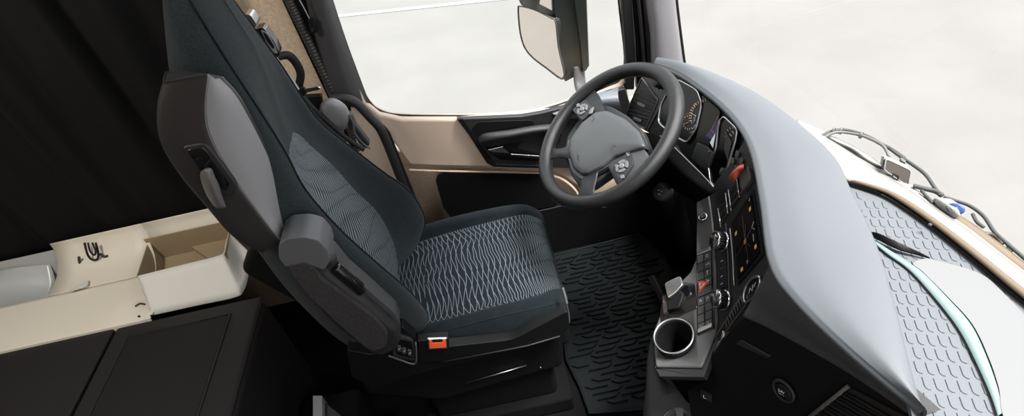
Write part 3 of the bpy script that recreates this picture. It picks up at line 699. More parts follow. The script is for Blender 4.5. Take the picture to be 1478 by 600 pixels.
# pedals deep in the footwell
pdl = thing('accelerator_pedal', 'dark pedal deep in the footwell beside the rubber mat', 'pedal', (.56, .44, .02))
prism('pedal_pad', [A(934, 400, z=.08), A(942, 396, z=.10), A(960, 430, z=.08), A(953, 437, z=.06)], (.02, 0, -.02), m_dark, pdl, .004)
tube('pedal_stem', [A(948, 416, z=.06), A(948, 416, z=.06) + V((.05, .03, -.05))], .008, m_black, pdl, 8, 1)

# ------------------------------------------------------------------ dashboard
db = thing('dashboard', 'large grey and black dashboard curving round the driver with screens and console', 'dashboard', (.6, .3, 0))
LP = [(944, 92, .865), (975, 103, .89), (1005, 122, .915), (1040, 150, .935), (1068, 182, .945), (1086, 222, .945), (1099, 290, .94), (1112, 376, .925), (1150, 432, .925), (1230, 508, .925), (1333, 592, .925)]
OP = [(951, 84, .87), (985, 90, .90), (1040, 109, .93), (1100, 139, .95), (1160, 184, .955), (1203, 226, .955), (1226, 272, .95), (1262, 350, .945), (1290, 440, .94), (1312, 525, .935), (1336, 603, .925)]
rows = []
for l, o_ in zip(LP, OP):
    a = A(l[0], l[1], z=l[2]); b = A(o_[0], o_[1], z=o_[2]); d = b - a
    rows.append([a + V((.03, 0, -.035)), a + V((-.001, 0, -.012)), a + d * .03 + V((0, 0, .0)), a + d * .12 + V((0, 0, .004)), a + d * .4 + V((0, 0, .010)), a + d * .75 + V((0, 0, .008)), b, b + V((.002, .001, -.012)), b + V((.002, .001, -.035))])
DT = Surf(rows, False)
DT.mesh('top_cover', m_dash, db, 6, 5, caps=False)
# passenger face, painted darker for shade, below the rounded edge
FP = [(1072, 457, .79), (1110, 474, .80), (1200, 523, .825), (1262, 562, .84), (1320, 602, .85)]
LE = [(1113, 380, .918), (1150, 432, .918), (1230, 508, .918), (1285, 553, .918), (1336, 598, .918)]
rows = []
for l, f_ in zip(LE, FP):
    a = A(l[0], l[1], z=l[2]); b = A(f_[0], f_[1], z=f_[2]); rows.append([a + V((.02, .0, .004)), a, a.lerp(b, .3) + V((-.004, -.004, 0)), a.lerp(b, .7), b, b + V((.03, .02, -.004))])
Surf(rows, False).mesh('passenger_fascia', m_fascia, db, 6, 5, caps=False)
# black lower panel
pa, pb, pc_ = A(1072, 457, z=.785), A(1320, 602, z=.845), A(1012, 545, z=.54)
PN = (pb - pa).cross(pc_ - pa).normalized()
if PN.dot(CAM - pa) < 0: PN = -PN
LPl = (pa, PN)
lpx = [(1060, 470), (1075, 455), (1110, 472), (1200, 521), (1322, 602), (1318, 640), (1000, 640), (990, 560), (1012, 538), (1040, 490)]
prism('lower_panel', [p - PN * .004 for p in ps(lpx, LPl)], -PN * .02, m_black, db, .002)
prism('panel_seam', [p - PN * .001 for p in ps([(1060, 497), (1068, 490), (1112, 514), (1108, 518)], LPl)], -PN * .006, m_dark, db, .003)
# 24 V socket
sc_ = PL(1132, 563, *LPl); ax, ay, az = frame_of(PN)
u_ = (PL(1140, 567, *LPl) - PL(1120, 555, *LPl)).normalized()
lathe('socket_ring', sc_, PN, [(.024, .0), (.024, .004), (.021, .006), (.018, .004), (.018, .001), (.0, .001)], m_dark, db, 40)
sk = lathe('socket_lid', sc_ + u_ * .002, PN, [(.0165, .001), (.0165, .006), (.015, .0075), (.0, .008)], m_black, db, 32)
yd = PN.cross(u_)
if yd.dot(-down) < 0: yd = -yd
text('socket_text', '24V', sc_ + PN * .0087 + yd * .002, u_, yd, .0085, m_white, sk)
text('socket_text', 'MAX 15 A', sc_ + PN * .0087 - yd * .0045, u_, yd, .0028, m_white, sk)
qc = PL(1019, 571, *LPl)
prism('small_plate', [p + PN * .002 for p in ps([(1012, 562), (1027, 569), (1027, 580), (1012, 573)], LPl)], -PN * .004, m_dark, db, .001)
tube('plate_mark', [p + PN * .003 for p in ps([(1017, 569), (1017, 573), (1020, 574)], LPl)], .0006, m_white, db, 6, 1, smoothp=False)
# passenger vent
vf = ps([(1162, 606), (1226, 556), (1232, 556), (1316, 600), (1330, 640), (1165, 640)], LPl)
prism('vent_opening', [p + PN * .0005 for p in ps([(1168, 606), (1228, 560), (1314, 604), (1314, 640), (1170, 640)], LPl)], -PN * .003, m_rubber, db, 0)
tube('vent_frame', [p + PN * .002 for p in ps([(1150, 616), (1192, 583), (1226, 556)], LPl)], .0035, m_pillar, db, 8, 1, smoothp=False)
for i in range(7):
    x0_, y0_ = 1222 - i * 9, 566 + i * 7
    tube('louvre', [p + PN * .003 for p in ps([(x0_, y0_), (x0_ + 90, y0_ + 50)], LPl)], .004, m_black, db, 8, 1, smoothp=False)
# instrument panel
CP = ((.52, .6, .8), (-1, 0, .4)); CN = V((-1, 0, .4)).normalized()
def cpl(pts, d=0): return [p + CN * d for p in ps(pts, CP)]
prism('instrument_panel', cpl([(898, 170), (928, 105), (950, 95), (985, 106), (1010, 122), (1042, 148), (1070, 182), (1086, 215), (1075, 240), (1035, 275), (1010, 262), (975, 210), (940, 195)], -.004), -CN * .02, m_black, db, .003)
prism('vent_surround', cpl([(900, 170), (927, 108), (940, 100), (958, 104), (968, 128), (950, 160), (934, 190)]), -CN * .008, m_dark, db, .003)
prism('vent_opening', cpl(rnd([(905, 168), (928, 116), (949, 144), (931, 183)], .06), .001), -CN * .002, m_rubber, db, 0)
tube('vent_frame', cpl(rnd([(903, 168), (927, 112), (951, 144), (932, 187)], .08), .003), .0022, m_pillar, db, 8, 1, True, smoothp=False)
for i in range(7):
    t = .02 + i * .105
    a = V((927, 113, 0)).lerp(V((903, 168, 0)), t + .27); b = V((949, 144, 0)).lerp(V((932, 187, 0)), t)
    tube('louvre', cpl([(a.x + 1, a.y), (b.x - 1, b.y)], .002), .0028, m_dark, db, 8, 1, smoothp=False, flat=(.0018, .0045))
for q in ((928, 151), (922, 172)):
    prism('vent_tab', cpl(rnd([(q[0] - 5, q[1] - 4), (q[0] + 6, q[1] + 1), (q[0] + 5, q[1] + 5), (q[0] - 6, q[1])], .3), .008), -CN * .005, m_console, db, .001)
lathe('light_switch', PL(955, 120, *CP), CN, [(.020, 0), (.020, .004), (.015, .006), (.015, .018), (.012, .021), (0, .021)], m_black, db, 32)
for q in ((946, 112), (949, 122), (956, 130)): lathe('switch_dot', PL(*q, *CP) + CN * .005, CN, [(.002, 0), (.002, .001), (0, .001)], m_white, db, 8)
# left gauge cluster
gL = rnd([(979, 114), (1008, 130), (1015, 150), (1006, 188), (993, 206), (976, 197), (951, 177), (955, 152), (968, 128)], .25, 4)
prism('gauge_glass', cpl(gL, .002), -CN * .004, m_screen, db, 0)
tube('gauge_bezel', cpl(gL, .003), .0028, m_satin, db, 8, 1, True, smoothp=False)
def wt(cx_, cy_, r, a0, a1, n, m, pl=CP, nn=CN, w=.0012, ln=.006, name='gauge_marks'):
    c = PL(cx_, cy_, *pl) + nn * .0035; a_, b_, _ = frame_of(nn)
    L = []
    for i in range(n):
        t = math.radians(a0 + (a1 - a0) * i / (n - 1)); dd = a_ * math.cos(t) + b_ * math.sin(t); e = nn.cross(dd)
        L.append((c + dd * r, dd * ln / 2, e * w, nn * .0004))
    boxes(name, L, m, db, 0)
m_cream_p = mat('cream_print', (.75, .55, .36), .5, .3)
def arcn(cx_, cy_, r, a0, a1, m, rr=.0008):
    c = PL(cx_, cy_, *CP) + CN * .0032; a_, b_, _ = frame_of(CN)
    tube('gauge_arc', [c + a_ * r * math.cos(math.radians(t)) + b_ * r * math.sin(math.radians(t)) for t in [a0 + (a1 - a0) * k / 16 for k in range(17)]], rr, m, db, 6, 1, smoothp=False)
def px_ticks(cx_, cy_, rx, ry, a0, a1, n, m, l=.18, w=.0009):
    L = []
    for i in range(n):
        t = math.radians(a0 + (a1 - a0) * i / (n - 1)); c_, s_ = math.cos(t), math.sin(t)
        p, q = cpl([(cx_ + rx * c_, cy_ - ry * s_), (cx_ + rx * (1 - l) * c_, cy_ - ry * (1 - l) * s_)], .0035)
        d_ = (q - p) / 2; L.append(((p + q) / 2, d_, CN.cross(d_).normalized() * w, CN * .0004))
    boxes('gauge_marks', L, m, db, 0)
px_ticks(1022, 170, 26, 27, 95, 190, 12, m_cream_p, .16, .0013)
px_ticks(996, 177, 10, 11, 20, 300, 14, m_white, .22, .0007)
tube('gauge_arc', cpl([(996 + 12 * math.cos(math.radians(t)), 177 - 13 * math.sin(math.radians(t))) for t in range(90, 200, 15)], .0032), .0006, m_amber, db, 6, 1)
text('gauge_text', '20', PL(1004, 152, *CP) + CN * .004, (0, -1, 0), (.4, 0, 1), .010, m_cream_p, db)
text('gauge_text', '1/2', PL(1000, 176, *CP) + CN * .004, (0, -1, 0), (.4, 0, 1), .008, m_white, db)
tube('gauge_needle', cpl([(996, 177), (988, 180)], .005), .0008, m_amber, db, 6, 1)
for a in ([(1000, 164), (1007, 168)], [(1006, 166), (1003, 178)], [(1002, 186), (1006, 180)], [(998, 192), (1006, 188)]):
    tube('gauge_line', cpl(a, .004), .0008, m_white, db, 6, 1)
# middle display
dsp = rnd([(1012, 136), (1040, 160), (1036, 182), (1024, 205), (1020, 240), (1002, 215), (1008, 185)], .15)
prism('centre_display', cpl(dsp, .001), -CN * .003, m_screen, db, 0)
lab(prism('display_picture', cpl([(1039, 170), (1037, 190), (1029, 202), (1020, 196)], .0025), -CN * .001, emis('display_blue', (.03, .03, .10), .25), db, 0), 'dark blue lit field of the display')
lab(prism('display_picture', cpl([(1034, 192), (1030, 213), (1026, 206), (1029, 200)], .0027), -CN * .001, emis('display_white', (.5, .52, .55), .5), db, 0), 'white lit corner of the display')
tube('display_line', cpl([(1039, 167), (1029, 188), (1033, 192)], .004), .0008, m_amber, db, 6, 1, smoothp=False)
prism('lower_shroud', cpl([(1008, 205), (1024, 212), (1034, 222), (1024, 248), (1000, 228)], .006), -CN * .006, m_dark, db, .003)
lathe('warning_light', PL(1027, 219, *CP) + CN * .007, CN, [(.003, 0), (.003, .001), (0, .001)], m_red, db, 12)
# right gauge
gR = rnd([(1047, 168), (1067, 187), (1064, 204), (1048, 254), (1034, 272), (1027, 262), (1024, 238), (1036, 214), (1040, 176)], .25, 4)
prism('gauge_glass', cpl(gR, .002), -CN * .004, m_screen, db, 0)
tube('gauge_bezel', cpl(gR, .004), .0032, m_satin, db, 8, 1, True, smoothp=False)
px_ticks(1074, 212, 26, 27, 100, 200, 9, m_cream_p, .16, .0013); px_ticks(1060, 196, 12, 13, 90, 230, 7, m_white, .2, .0007)
prism('gauge_plate', cpl([(1050, 190), (1058, 205), (1052, 232), (1047, 215)], .004), -CN * .001, m_button, db, 0)
lathe('trip_button', PL(1045, 248, *CP), CN, [(.011, .002), (.011, .007), (.008, .009), (0, .009)], m_pillar, db, 24, sx=.8)
# chrome strip and knee shroud under the instruments
tube('bright_strip', cpl([(955, 196), (975, 212), (1000, 236), (1020, 256), (1036, 274)], .006), .0022, m_satin, db, 8)
tube('bright_strip', cpl([(962, 205), (980, 222), (1002, 246), (1018, 262), (1030, 272)], .012), .0016, m_pillar, db, 8)
kn = Surf([[A(930, 190, x=.46), A(958, 200, x=.44), A(1000, 240, x=.43), A(1034, 276, x=.455)],
           [A(926, 205, x=.44), A(950, 222, x=.41), A(985, 255, x=.40), A(1020, 285, x=.44)],
           [A(925, 225, x=.45), A(945, 250, x=.43), A(975, 275, x=.43), A(1006, 292, x=.46)]], False)
kn.mesh('knee_shroud', m_matte, db, 8, 6, caps=False).modifiers.new('s', 'SOLIDIFY').thickness = .006
# under dash body, dark
prism('under_body', [V((.60, y_, z_)) for y_, z_ in [(1.08, .0), (1.08, .62), (.9, .70), (.45, .70), (.30, .66), (.30, 0)]], (.16, 0, 0), m_black, db, .01)
kbody = prism('console_body', [p - V((-.55, 0, 1)).normalized() * .024 for p in [PL(q[0], q[1], (.24, .1, .56), (-.55, 0, 1)) for q in [(1006, 285), (1004, 374), (985, 404), (960, 440), (950, 470), (952, 532), (1008, 532), (1031, 478), (1028, 392), (1024, 290)]]], (.10, .02, -.28), m_matte, db, .004)

# centre stack (switches, screen, climate)
SPp = ((.40, .1, .68), (-1, .12, .45)); SN = V(SPp[1]).normalized()
def spl(pts, d=0): return [p + SN * d for p in ps(pts, SPp)]
prism('centre_stack', spl([(1013, 530), (1034, 475), (1031, 380), (1023, 283), (1032, 262), (1052, 238), (1080, 192), (1088, 222), (1101, 292), (1114, 384), (1108, 402), (1072, 456), (1040, 492), (1018, 536)], 0), -SN * .02, m_dark, db, .004)
tube('stack_edge', spl([(1023, 280), (1029, 320), (1033, 380), (1035, 440), (1035, 475), (1012, 530)], .002), .0028, m_pillar, db, 8, 3)
# touchscreen
scr = [(1087, 282), (1099, 365), (1068, 403), (1062, 326)]
prism('screen_frame', spl([(1089, 272), (1104, 368), (1066, 412), (1057, 322)], .003), -SN * .005, m_black, db, .002)
tsn = prism('touchscreen', spl(scr, .005), -SN * .003, m_screen, db, 0)
def sq(u, v):
    a = V((*scr[0], 0)).lerp(V((*scr[1], 0)), u); b = V((*scr[3], 0)).lerp(V((*scr[2], 0)), u); q = a.lerp(b, v); return (q.x, q.y)
m_icon = emis('screen_amber', (.60, .36, .13), .12)
for u, v in ((.18, .12), (.85, .10), (.2, .9), (.55, .52), (.93, .78)):
    prism('icon', spl([sq(u - .03, v - .045), sq(u + .03, v - .045), sq(u + .03, v + .045), sq(u - .03, v + .045)], .0062), -SN * .0006, m_icon, tsn, 0)
for L in ([(.1, .5), (.5, .52), (.95, .45)], [(.5, .1), (.55, .5), (.6, .95)], [(.3, .4), (.55, .52), (.75, .3)]):
    tube('map_line', spl([sq(*q) for q in L], .0062), .0007, mat('map_brown', (.07, .04, .02), .5), tsn, 6, 1)
for L in ([(.45, .02), (.5, .14), (.58, .03)], [(.62, .12), (.74, .14)], [(.02, .06), (.06, .1)], [(.9, .5), (.95, .52)]):
    tube('screen_symbol', spl([sq(*q) for q in L], .0064), .0006, m_white, tsn, 6, 1, smoothp=False)
tube('bright_trim', spl([(1056, 300), (1082, 264)], .004), .0014, m_pillar, db, 8, 1)
tube('bright_trim', spl([(1056, 330), (1060, 370), (1062, 412)], .004), .0018, m_satin, db, 8, 3)
tube('bright_trim', spl([(1050, 322), (1053, 370), (1055, 430)], .004), .0014, m_pillar, db, 8, 3)
# empty switch bays
for q in ([(1038, 301), (1049, 279), (1052, 308), (1042, 328)], [(1053, 274), (1065, 258), (1069, 285), (1057, 304)]):
    prism('switch_bay', spl(q, .001), -SN * .002, m_rubber, db, 0)
    for a, b in ((0, 3), (1, 2)): tube('bay_edge', spl([q[a], q[b]], .003), .0016, m_satin, db, 8, 1)
    for k in range(3):
        a = V((*q[0], 0)).lerp(V((*q[3], 0)), (k + .7) / 3); b = V((*q[1], 0)).lerp(V((*q[2], 0)), (k + .7) / 3)
        tube('bay_rib', spl([(a.x, a.y), (b.x, b.y)], .002), .001, m_dark, db, 6, 1)
# toggles above and park brake lever
for q in ((1059, 232), (1066, 222), (1072, 232), (1064, 243)):
    prism('toggle_switch', spl(rnd([(q[0] - 3, q[1] + 4), (q[0], q[1] - 5), (q[0] + 4, q[1] - 2), (q[0] + 2, q[1] + 6)], .15), .006), -SN * .006, m_button, db, .001)
prism('brake_housing', spl(rnd([(1074, 252), (1084, 240), (1090, 258), (1078, 276), (1072, 268)], .2), .010), -SN * .012, m_pillar, db, .003)
pb_ = Surf([[PL(x_, y_, *SPp) + SN * d for x_, y_, d in r] for r in [
    [(1081, 238, .012), (1084, 243, .018), (1080, 248, .012), (1080, 243, .006)],
    [(1076, 240, .014), (1079, 246, .024), (1076, 252, .014), (1075, 246, .008)],
    [(1067, 248, .014), (1070, 255, .026), (1070, 262, .014), (1066, 254, .008)],
    [(1061, 255, .012), (1063, 260, .020), (1066, 264, .012), (1062, 260, .008)]]])
lab(pb_.mesh('park_brake_lever', m_red, db), 'red parking brake lever')
# climate knobs
for q in ((1046, 349), (1048, 433)):
    c = PL(*q, *SPp); kk = V((-1, .35, .5)).normalized()
    kb = lathe('climate_knob', c, SN, [(.022, 0), (.022, .006), (.0205, .009), (.0195, .022), (.018, .026), (0, .026)], m_blackgloss, db, 40)
    lathe('knob_ring', c, SN, [(.0215, .001), (.0232, .003), (.0232, .006), (.0215, .008)], m_chrome, kb, 40)
    lathe('knob_ring', c, SN, [(.0190, .022), (.0202, .023), (.0202, .025), (.0185, .027)], m_chrome, kb, 40)
    a_, b_, _ = frame_of(SN)
    boxes('knob_ribs', [(c + SN * .019 + (a_ * math.cos(t) + b_ * math.sin(t)) * .0202, (a_ * math.cos(t) + b_ * math.sin(t)) * .001, (b_ * math.cos(t) - a_ * math.sin(t)) * .001, SN * .006) for t in [k * PI / 12 for k in range(24)]], m_dark, kb, 0)
prism('climate_strip', spl([(1038, 372), (1050, 366), (1052, 414), (1040, 418)], .003), -SN * .003, m_blackgloss, db, .001)
for k, mm in ((0, m_white), (1, m_red), (2, m_white), (3, m_white)):
    tube('climate_mark', spl([(1043, 378 + k * 11), (1046, 376 + k * 11)], .005), .0008, mm, db, 6, 1)
# oval chrome button by the lower corner
c = PL(1088, 417, *SPp); a_, b_, _ = frame_of(SN)
oc = [(1099, 400), (1100, 410), (1092, 428), (1080, 437), (1077, 430), (1080, 414), (1090, 402)]
tube('button_ring', spl(oc, .005), .003, m_satin, db, 8, 5, True)
prism('oval_button', spl(rnd(oc, .3, 3), .003), -SN * .004, m_blackgloss, db, .001)
for L in ([(1084, 424), (1086, 416), (1089, 420), (1090, 411)], [(1091, 415), (1094, 408)]):
    tube('button_mark', spl(L, .005), .0008, m_white, db, 6, 1, smoothp=False)
# lower vent louvres
prism('lower_grille', spl([(1018, 520), (1036, 484), (1072, 430), (1076, 440), (1050, 474), (1024, 522)], .002), -SN * .003, m_rubber, db, .001)
tube('grille_frame', spl([(1018, 522), (1036, 484), (1072, 428), (1078, 440), (1050, 478), (1022, 525), (1018, 522)], .003), .0016, m_pillar, db, 8, 1, smoothp=False)
for k in range(8):
    a = V((1050, 470, 0)).lerp(V((1072, 434, 0)), k / 7)
    tube('grille_bar', spl([(a.x - 1, a.y - 7), (a.x + 3, a.y + 5)], .004), .0015, m_pillar, db, 6, 1)
tube('grille_clip', spl([(1036, 512), (1040, 496), (1045, 492), (1048, 478)], .006), .003, m_satin, db, 8)
tube('grille_clip', spl([(1034, 508), (1042, 500), (1056, 482), (1060, 484)], .008), .003, m_pillar, db, 8)

# console tray surface
KP = ((.24, .1, .56), (-.55, 0, 1)); KN = V(KP[1]).normalized()
def kpl(pts, d=0): return [p + KN * d for p in ps(pts, KP)]
kt = [(1023, 279), (1031, 333), (1034, 392), (1036, 475), (1012, 530), (946, 529), (943, 505), (945, 472), (958, 440), (985, 403), (996, 392), (1004, 374), (1005, 311), (1004, 280), (1012, 262)]
ktop = prism('console_top', kpl(kt), -KN * .02, m_console, db, .005, seg=3)
lab(prism('console_lip', kpl([(944, 510), (946, 530), (1012, 531), (1036, 478), (1036, 486), (1014, 543), (951, 542), (944, 530)], -.004), -KN * .02, m_dark, db, .004), 'dark lower lip of the console')
# buttons
sA, sB, sC, sD_ = (1007, 365), (1027, 357), (1030, 472), (1008, 482)
prism('button_bezel', kpl([(1005.5, 364), (1028, 355), (1032, 474), (1007, 485)], .002), -KN * .004, m_blackgloss, db, .001)
def kb(u, v):
    a = V((*sA, 0)).lerp(V((*sB, 0)), u); b = V((*sD_, 0)).lerp(V((*sC, 0)), u); q = a.lerp(b, v); return (q.x, q.y)
N = 9
for i in range(N):
    for j in range(2):
        u0, u1 = (.04, .47) if j == 0 else (.53, .96); v0, v1 = (i * .105 + .055) , (i * .105 + .15)
        if i == 4: continue
        kb_ = prism('button', kpl([kb(u0, v0), kb(u1, v0), kb(u1, v1), kb(u0, v1)], .006), -KN * .005, m_button, db, .0008)
        if (j == 1 and i in (0, 1, 2, 3, 5, 8)) or (j == 0 and i in (5, 8)):
            cu_, cv = (u0 + u1) / 2, (v0 + v1) / 2
            L = {0: [(-.1, 0), (0, -.02), (.1, 0), (0, .02), (-.1, 0)], 1: [(-.12, 0), (.12, 0), (.12, -.015)], 2: [(-.06, -.02), (.06, -.02), (0, -.02), (0, .02), (.06, .02)], 3: [(-.1, .01), (-.04, -.02), (.04, .02), (.1, -.01)], 5: [(-.08, .01), (0, -.02), (.08, .01)], 8: [(-.03, 0), (.03, 0)]}[i]
            tube('button_symbol', kpl([kb(cu_ + a, cv + b) for a, b in L], .0066), .0006, m_white, kb_, 6, 1, smoothp=False)
for v0, v1 in ((.0, .045), (1.0, .955)):
    prism('bright_cap', kpl([kb(.03, v0), kb(.97, v0), kb(.97, v1), kb(.03, v1)], .007), -KN * .005, m_satin, db, .001)
hz = prism('hazard_button', kpl([kb(.04, .475), kb(.96, .475), kb(.96, .565), kb(.04, .565)], .006), -KN * .005, m_button, db, .0008)
lab(prism('hazard_triangle', kpl([(1010, 408), (1025, 409), (1011.5, 425)], .010), -KN * .004, m_red, hz, .0008), 'red hazard warning triangle')
tube('triangle_line', kpl([(1012.5, 412), (1020, 411.5), (1013, 419.5)], .0105), .0007, m_white, hz, 6, 1, True, smoothp=False)
# start button
c = PL(1015, 314, *KP)
lathe('start_button_ring', c, KN, [(.012, 0), (.012, .005), (.010, .007), (.008, .005), (.008, .002)], m_chrome, db, 32)
lathe('start_button', c + KN * .002, KN, [(.0078, 0), (.0078, .003), (.006, .004), (0, .004)], m_button, db, 24)
lathe('start_button_mark', c + KN * .006, KN, [(.003, 0), (.003, .0006), (0, .0006)], mat('copper', (.6, .3, .2), .4), db, 16)
# gear selector
prism('selector_plate', kpl(rnd([(957, 433), (985, 407), (1003, 409), (1007, 445), (990, 452), (955, 471), (953, 452)], .15), .002), -KN * .004, m_blackgloss, db, .001)
stp = [PL(x_, y_, *KP) for x_, y_ in rnd([(966, 416), (989, 405), (993, 418), (984, 428), (971, 439)], .2, 3)]
gs_ = prism('gear_selector', [p + KN * .028 for p in stp], -KN * .010, m_satin, db, .004, seg=3)
text('selector_letter', 'D', PL(979, 419, *KP) + KN * .0285, (0, -1, 0), (1, 0, .55), .010, m_pillar, gs_)
prism('selector_stem', [p * 1 + KN * .018 for p in kpl(rnd([(966, 430), (982, 420), (992, 428), (985, 448), (968, 452)], .2))], -KN * .018, m_black, gs_, .003)
prism('selector_side', kpl(rnd([(960, 432), (966, 428), (968, 450), (962, 458)], .2), .016), -KN * .014, m_dark, gs_, .002)
lathe('selector_lamp', PL(963, 440, *KP) + KN * .0165, KN, [(.001, 0), (.001, .001), (0, .001)], m_orange, gs_, 8)
# cup holder
cc = PL(975, 490, *KP)
def punch(o, c, axis, r, h):
    cut_ = lathe('cutter', c, axis, [(r, -h), (r, h)], m_black, None, 48)
    md = o.modifiers.new('hole', 'BOOLEAN'); md.operation = 'DIFFERENCE'; md.object = cut_; md.solver = 'EXACT'
    bpy.context.view_layer.update()
    me = bpy.data.meshes.new_from_object(o.evaluated_get(bpy.context.evaluated_depsgraph_get()))
    o.modifiers.clear(); o.data = me; bpy.data.objects.remove(cut_)
rr_ = (PL(1005, 475, *KP) - PL(943, 499, *KP)).length / 2 * .87
for o in (ktop, kbody): punch(o, cc, V((-.30, 0, 1)), rr_ * .93, .12)
ch = lathe('cup_holder', cc, V((-.30, 0, 1)), [(rr_ * .90, -.105), (rr_ * .94, -.02), (rr_ * .99, .006), (rr_ * .98, .018), (rr_ * .88, .018), (rr_ * .83, .010), (rr_ * .78, -.10), (rr_ * .1, -.105)], m_black, db, 56)
tube('cup_ring', [cc + V((0, 0, .0))] and [cc + frame_of(V((-.30, 0, 1)))[0] * rr_ * .94 * math.cos(t) + frame_of(V((-.30, 0, 1)))[1] * rr_ * .94 * math.sin(t) + V((-.30, 0, 1)).normalized() * .018 for t in [k * PI / 28 for k in range(56)]], .0024, m_satin, ch, 8, 1, True, smoothp=False)

# lower pod next to the mat
pd = Surf([[A(x_, y_, z=zz) for x_, y_, zz in r] for r in [
    [(940, 488, .42), (944, 486, .42), (950, 490, .40), (950, 500, .36)],
    [(934, 520, .38), (938, 518, .39), (948, 530, .38), (955, 540, .34)],
    [(932, 560, .34), (937, 562, .36), (958, 566, .36), (975, 560, .34)],
    [(929, 588, .30), (936, 584, .34), (962, 572, .36), (985, 566, .35)],
    [(928, 606, .26), (938, 612, .32), (975, 590, .37), (1010, 574, .36)],
    [(925, 640, .24), (945, 650, .30), (1000, 640, .37), (1045, 600, .36)]]], False)
pd.mesh('lower_pod', m_fascia, db, 6, 6, caps=False).modifiers.new('s', 'SOLIDIFY').thickness = .006
c2 = A(982, 617, z=.375)
lathe('pod_cup', c2, (-.1, 0, 1), [(.044, -.03), (.044, .004), (.042, .006), (.039, .004), (.037, -.004), (.036, -.006), (.0, -.006)], m_fascia, db, 48)
tube('pod_ring', [c2 + V((.0435 * math.cos(t), .0435 * math.sin(t), .008)) for t in [k * PI / 28 for k in range(56)]], .0016, m_pillar, db, 6, 1, True, smoothp=False)
tube('pod_ring', [c2 + V((.028 * math.cos(t), .028 * math.sin(t), .003)) for t in [k * PI / 28 for k in range(56)]], .0014, m_pillar, db, 6, 1, True, smoothp=False)
prism('pod_tab', zs([(973, 588), (987, 588), (986, 600), (977, 600)], .385), (0, 0, -.006), m_console, db, .001)

# ------------------------------------------------------------------ steering column and wheel
sw = thing('steering_wheel', 'black four spoke steering wheel with thick leather rim and button pads', 'steering wheel', A(882, 198, y=.6))
WC = A(874.4, 193.8, y=.6); WN = V((-.552, -.09, .829)).normalized(); Wa = V((0, -1, 0)); Wa = (Wa - WN * Wa.dot(WN)).normalized(); Wb = WN.cross(Wa)
WPl = (WC, WN)
def wpl(pts, d=0): return ps(pts, (WC + WN * d, WN))
R_, r_ = .1995, .0190
tube('rim', [WC + Wa * R_ * math.cos(t) + Wb * R_ * math.sin(t) for t in [k * PI / 48 for k in range(96)]], r_, m_wheel, sw, 20, 1, True, smoothp=False, up=tuple(WN))
prism('hub_base', wpl(rnd([(857, 152), (880, 152), (905, 166), (926, 186), (936, 212), (905, 232), (880, 248), (852, 268), (836, 270), (822, 250), (814, 216), (818, 196), (836, 170)], .2, 3), -.012), -WN * .03, m_dark, sw, .008, seg=3)
padpx = [(859, 161), (876, 159), (901, 170), (921, 188), (931, 211), (886, 226), (869, 240), (848, 250), (838, 251), (828, 243), (820, 219), (822, 201), (839, 177)]
pp = [(V((*p, 0))) for p in rnd(padpx, .14, 4)]
pc0 = sum(pp, V()) / len(pp)
rows = []
for s, h in ((1.0, -.012), (1.0, .008), (.985, .012), (.95, .0145), (.8, .017), (.5, .019), (.25, .0195), (.02, .0195)):
    rows.append([PL(pc0.x + (p.x - pc0.x) * s, pc0.y + (p.y - pc0.y) * s, WC + WN * .012, WN) + WN * (h - .012) for p in pp])
pad = grid('airbag_pad', rows, m_hub, sw, cu=True, caps=True)
prism('pad_trim', wpl(rnd([(820, 200), (817, 220), (826, 248), (838, 258), (852, 254), (874, 242), (890, 230), (886, 226), (868, 239), (848, 249), (836, 250), (828, 243), (821, 219), (823, 203)], .2, 2), .004), -WN * .012, m_hub, sw, .003)
text('airbag_text', 'AIRBAG', PL(834, 228, WC + WN * .0185, WN), -Wb * .3 + Wa * 1, Wb, .007, m_rubber, pad)
for L in ([(856, 168), (858, 171), (856, 174)], [(884, 207), (886, 212), (889, 209)]):
    tube('pad_mark', wpl(L, .0245), .0008, m_rubber, pad, 6, 1, smoothp=False)
def spoke(name, rws, m=m_wheel):
    S = Surf([[PL(x_, y_, WC + WN * d, WN) for x_, y_, d in r] for r in rws]); return S.mesh(name, m, sw, 6, 5)
def ring4(a, b, d1=.006, d0=-.018):
    (x1, y1), (x2, y2) = a, b
    return [(x1, y1, 0), ((2 * x1 + x2) / 3, (2 * y1 + y2) / 3, d1), ((x1 + 2 * x2) / 3, (y1 + 2 * y2) / 3, d1), (x2, y2, 0), ((x1 + x2) / 2, (y1 + y2) / 2, d0)]
spoke('spoke', [ring4((784, 208), (785, 236), .0, -.01), ring4((792, 212), (793, 230), .002), ring4((808, 214), (810, 228)), ring4((826, 208), (828, 232))])
spoke('spoke', [ring4((818, 296), (876, 300), -.002, -.012), ring4((830, 288), (862, 290), .002), ring4((836, 276), (858, 277)), ring4((838, 258), (862, 258)), ring4((842, 245), (865, 240))])
spoke('spoke', [ring4((826, 160), (858, 130), .004, -.012), ring4((834, 170), (866, 140), .006), ring4((842, 182), (874, 160), .006), ring4((850, 190), (882, 172), .0)])
spoke('spoke', [ring4((894, 272), (940, 230), .004, -.012), ring4((888, 262), (932, 218), .006), ring4((880, 246), (920, 208), .006), ring4((872, 236), (905, 200), .0)], m_hub)
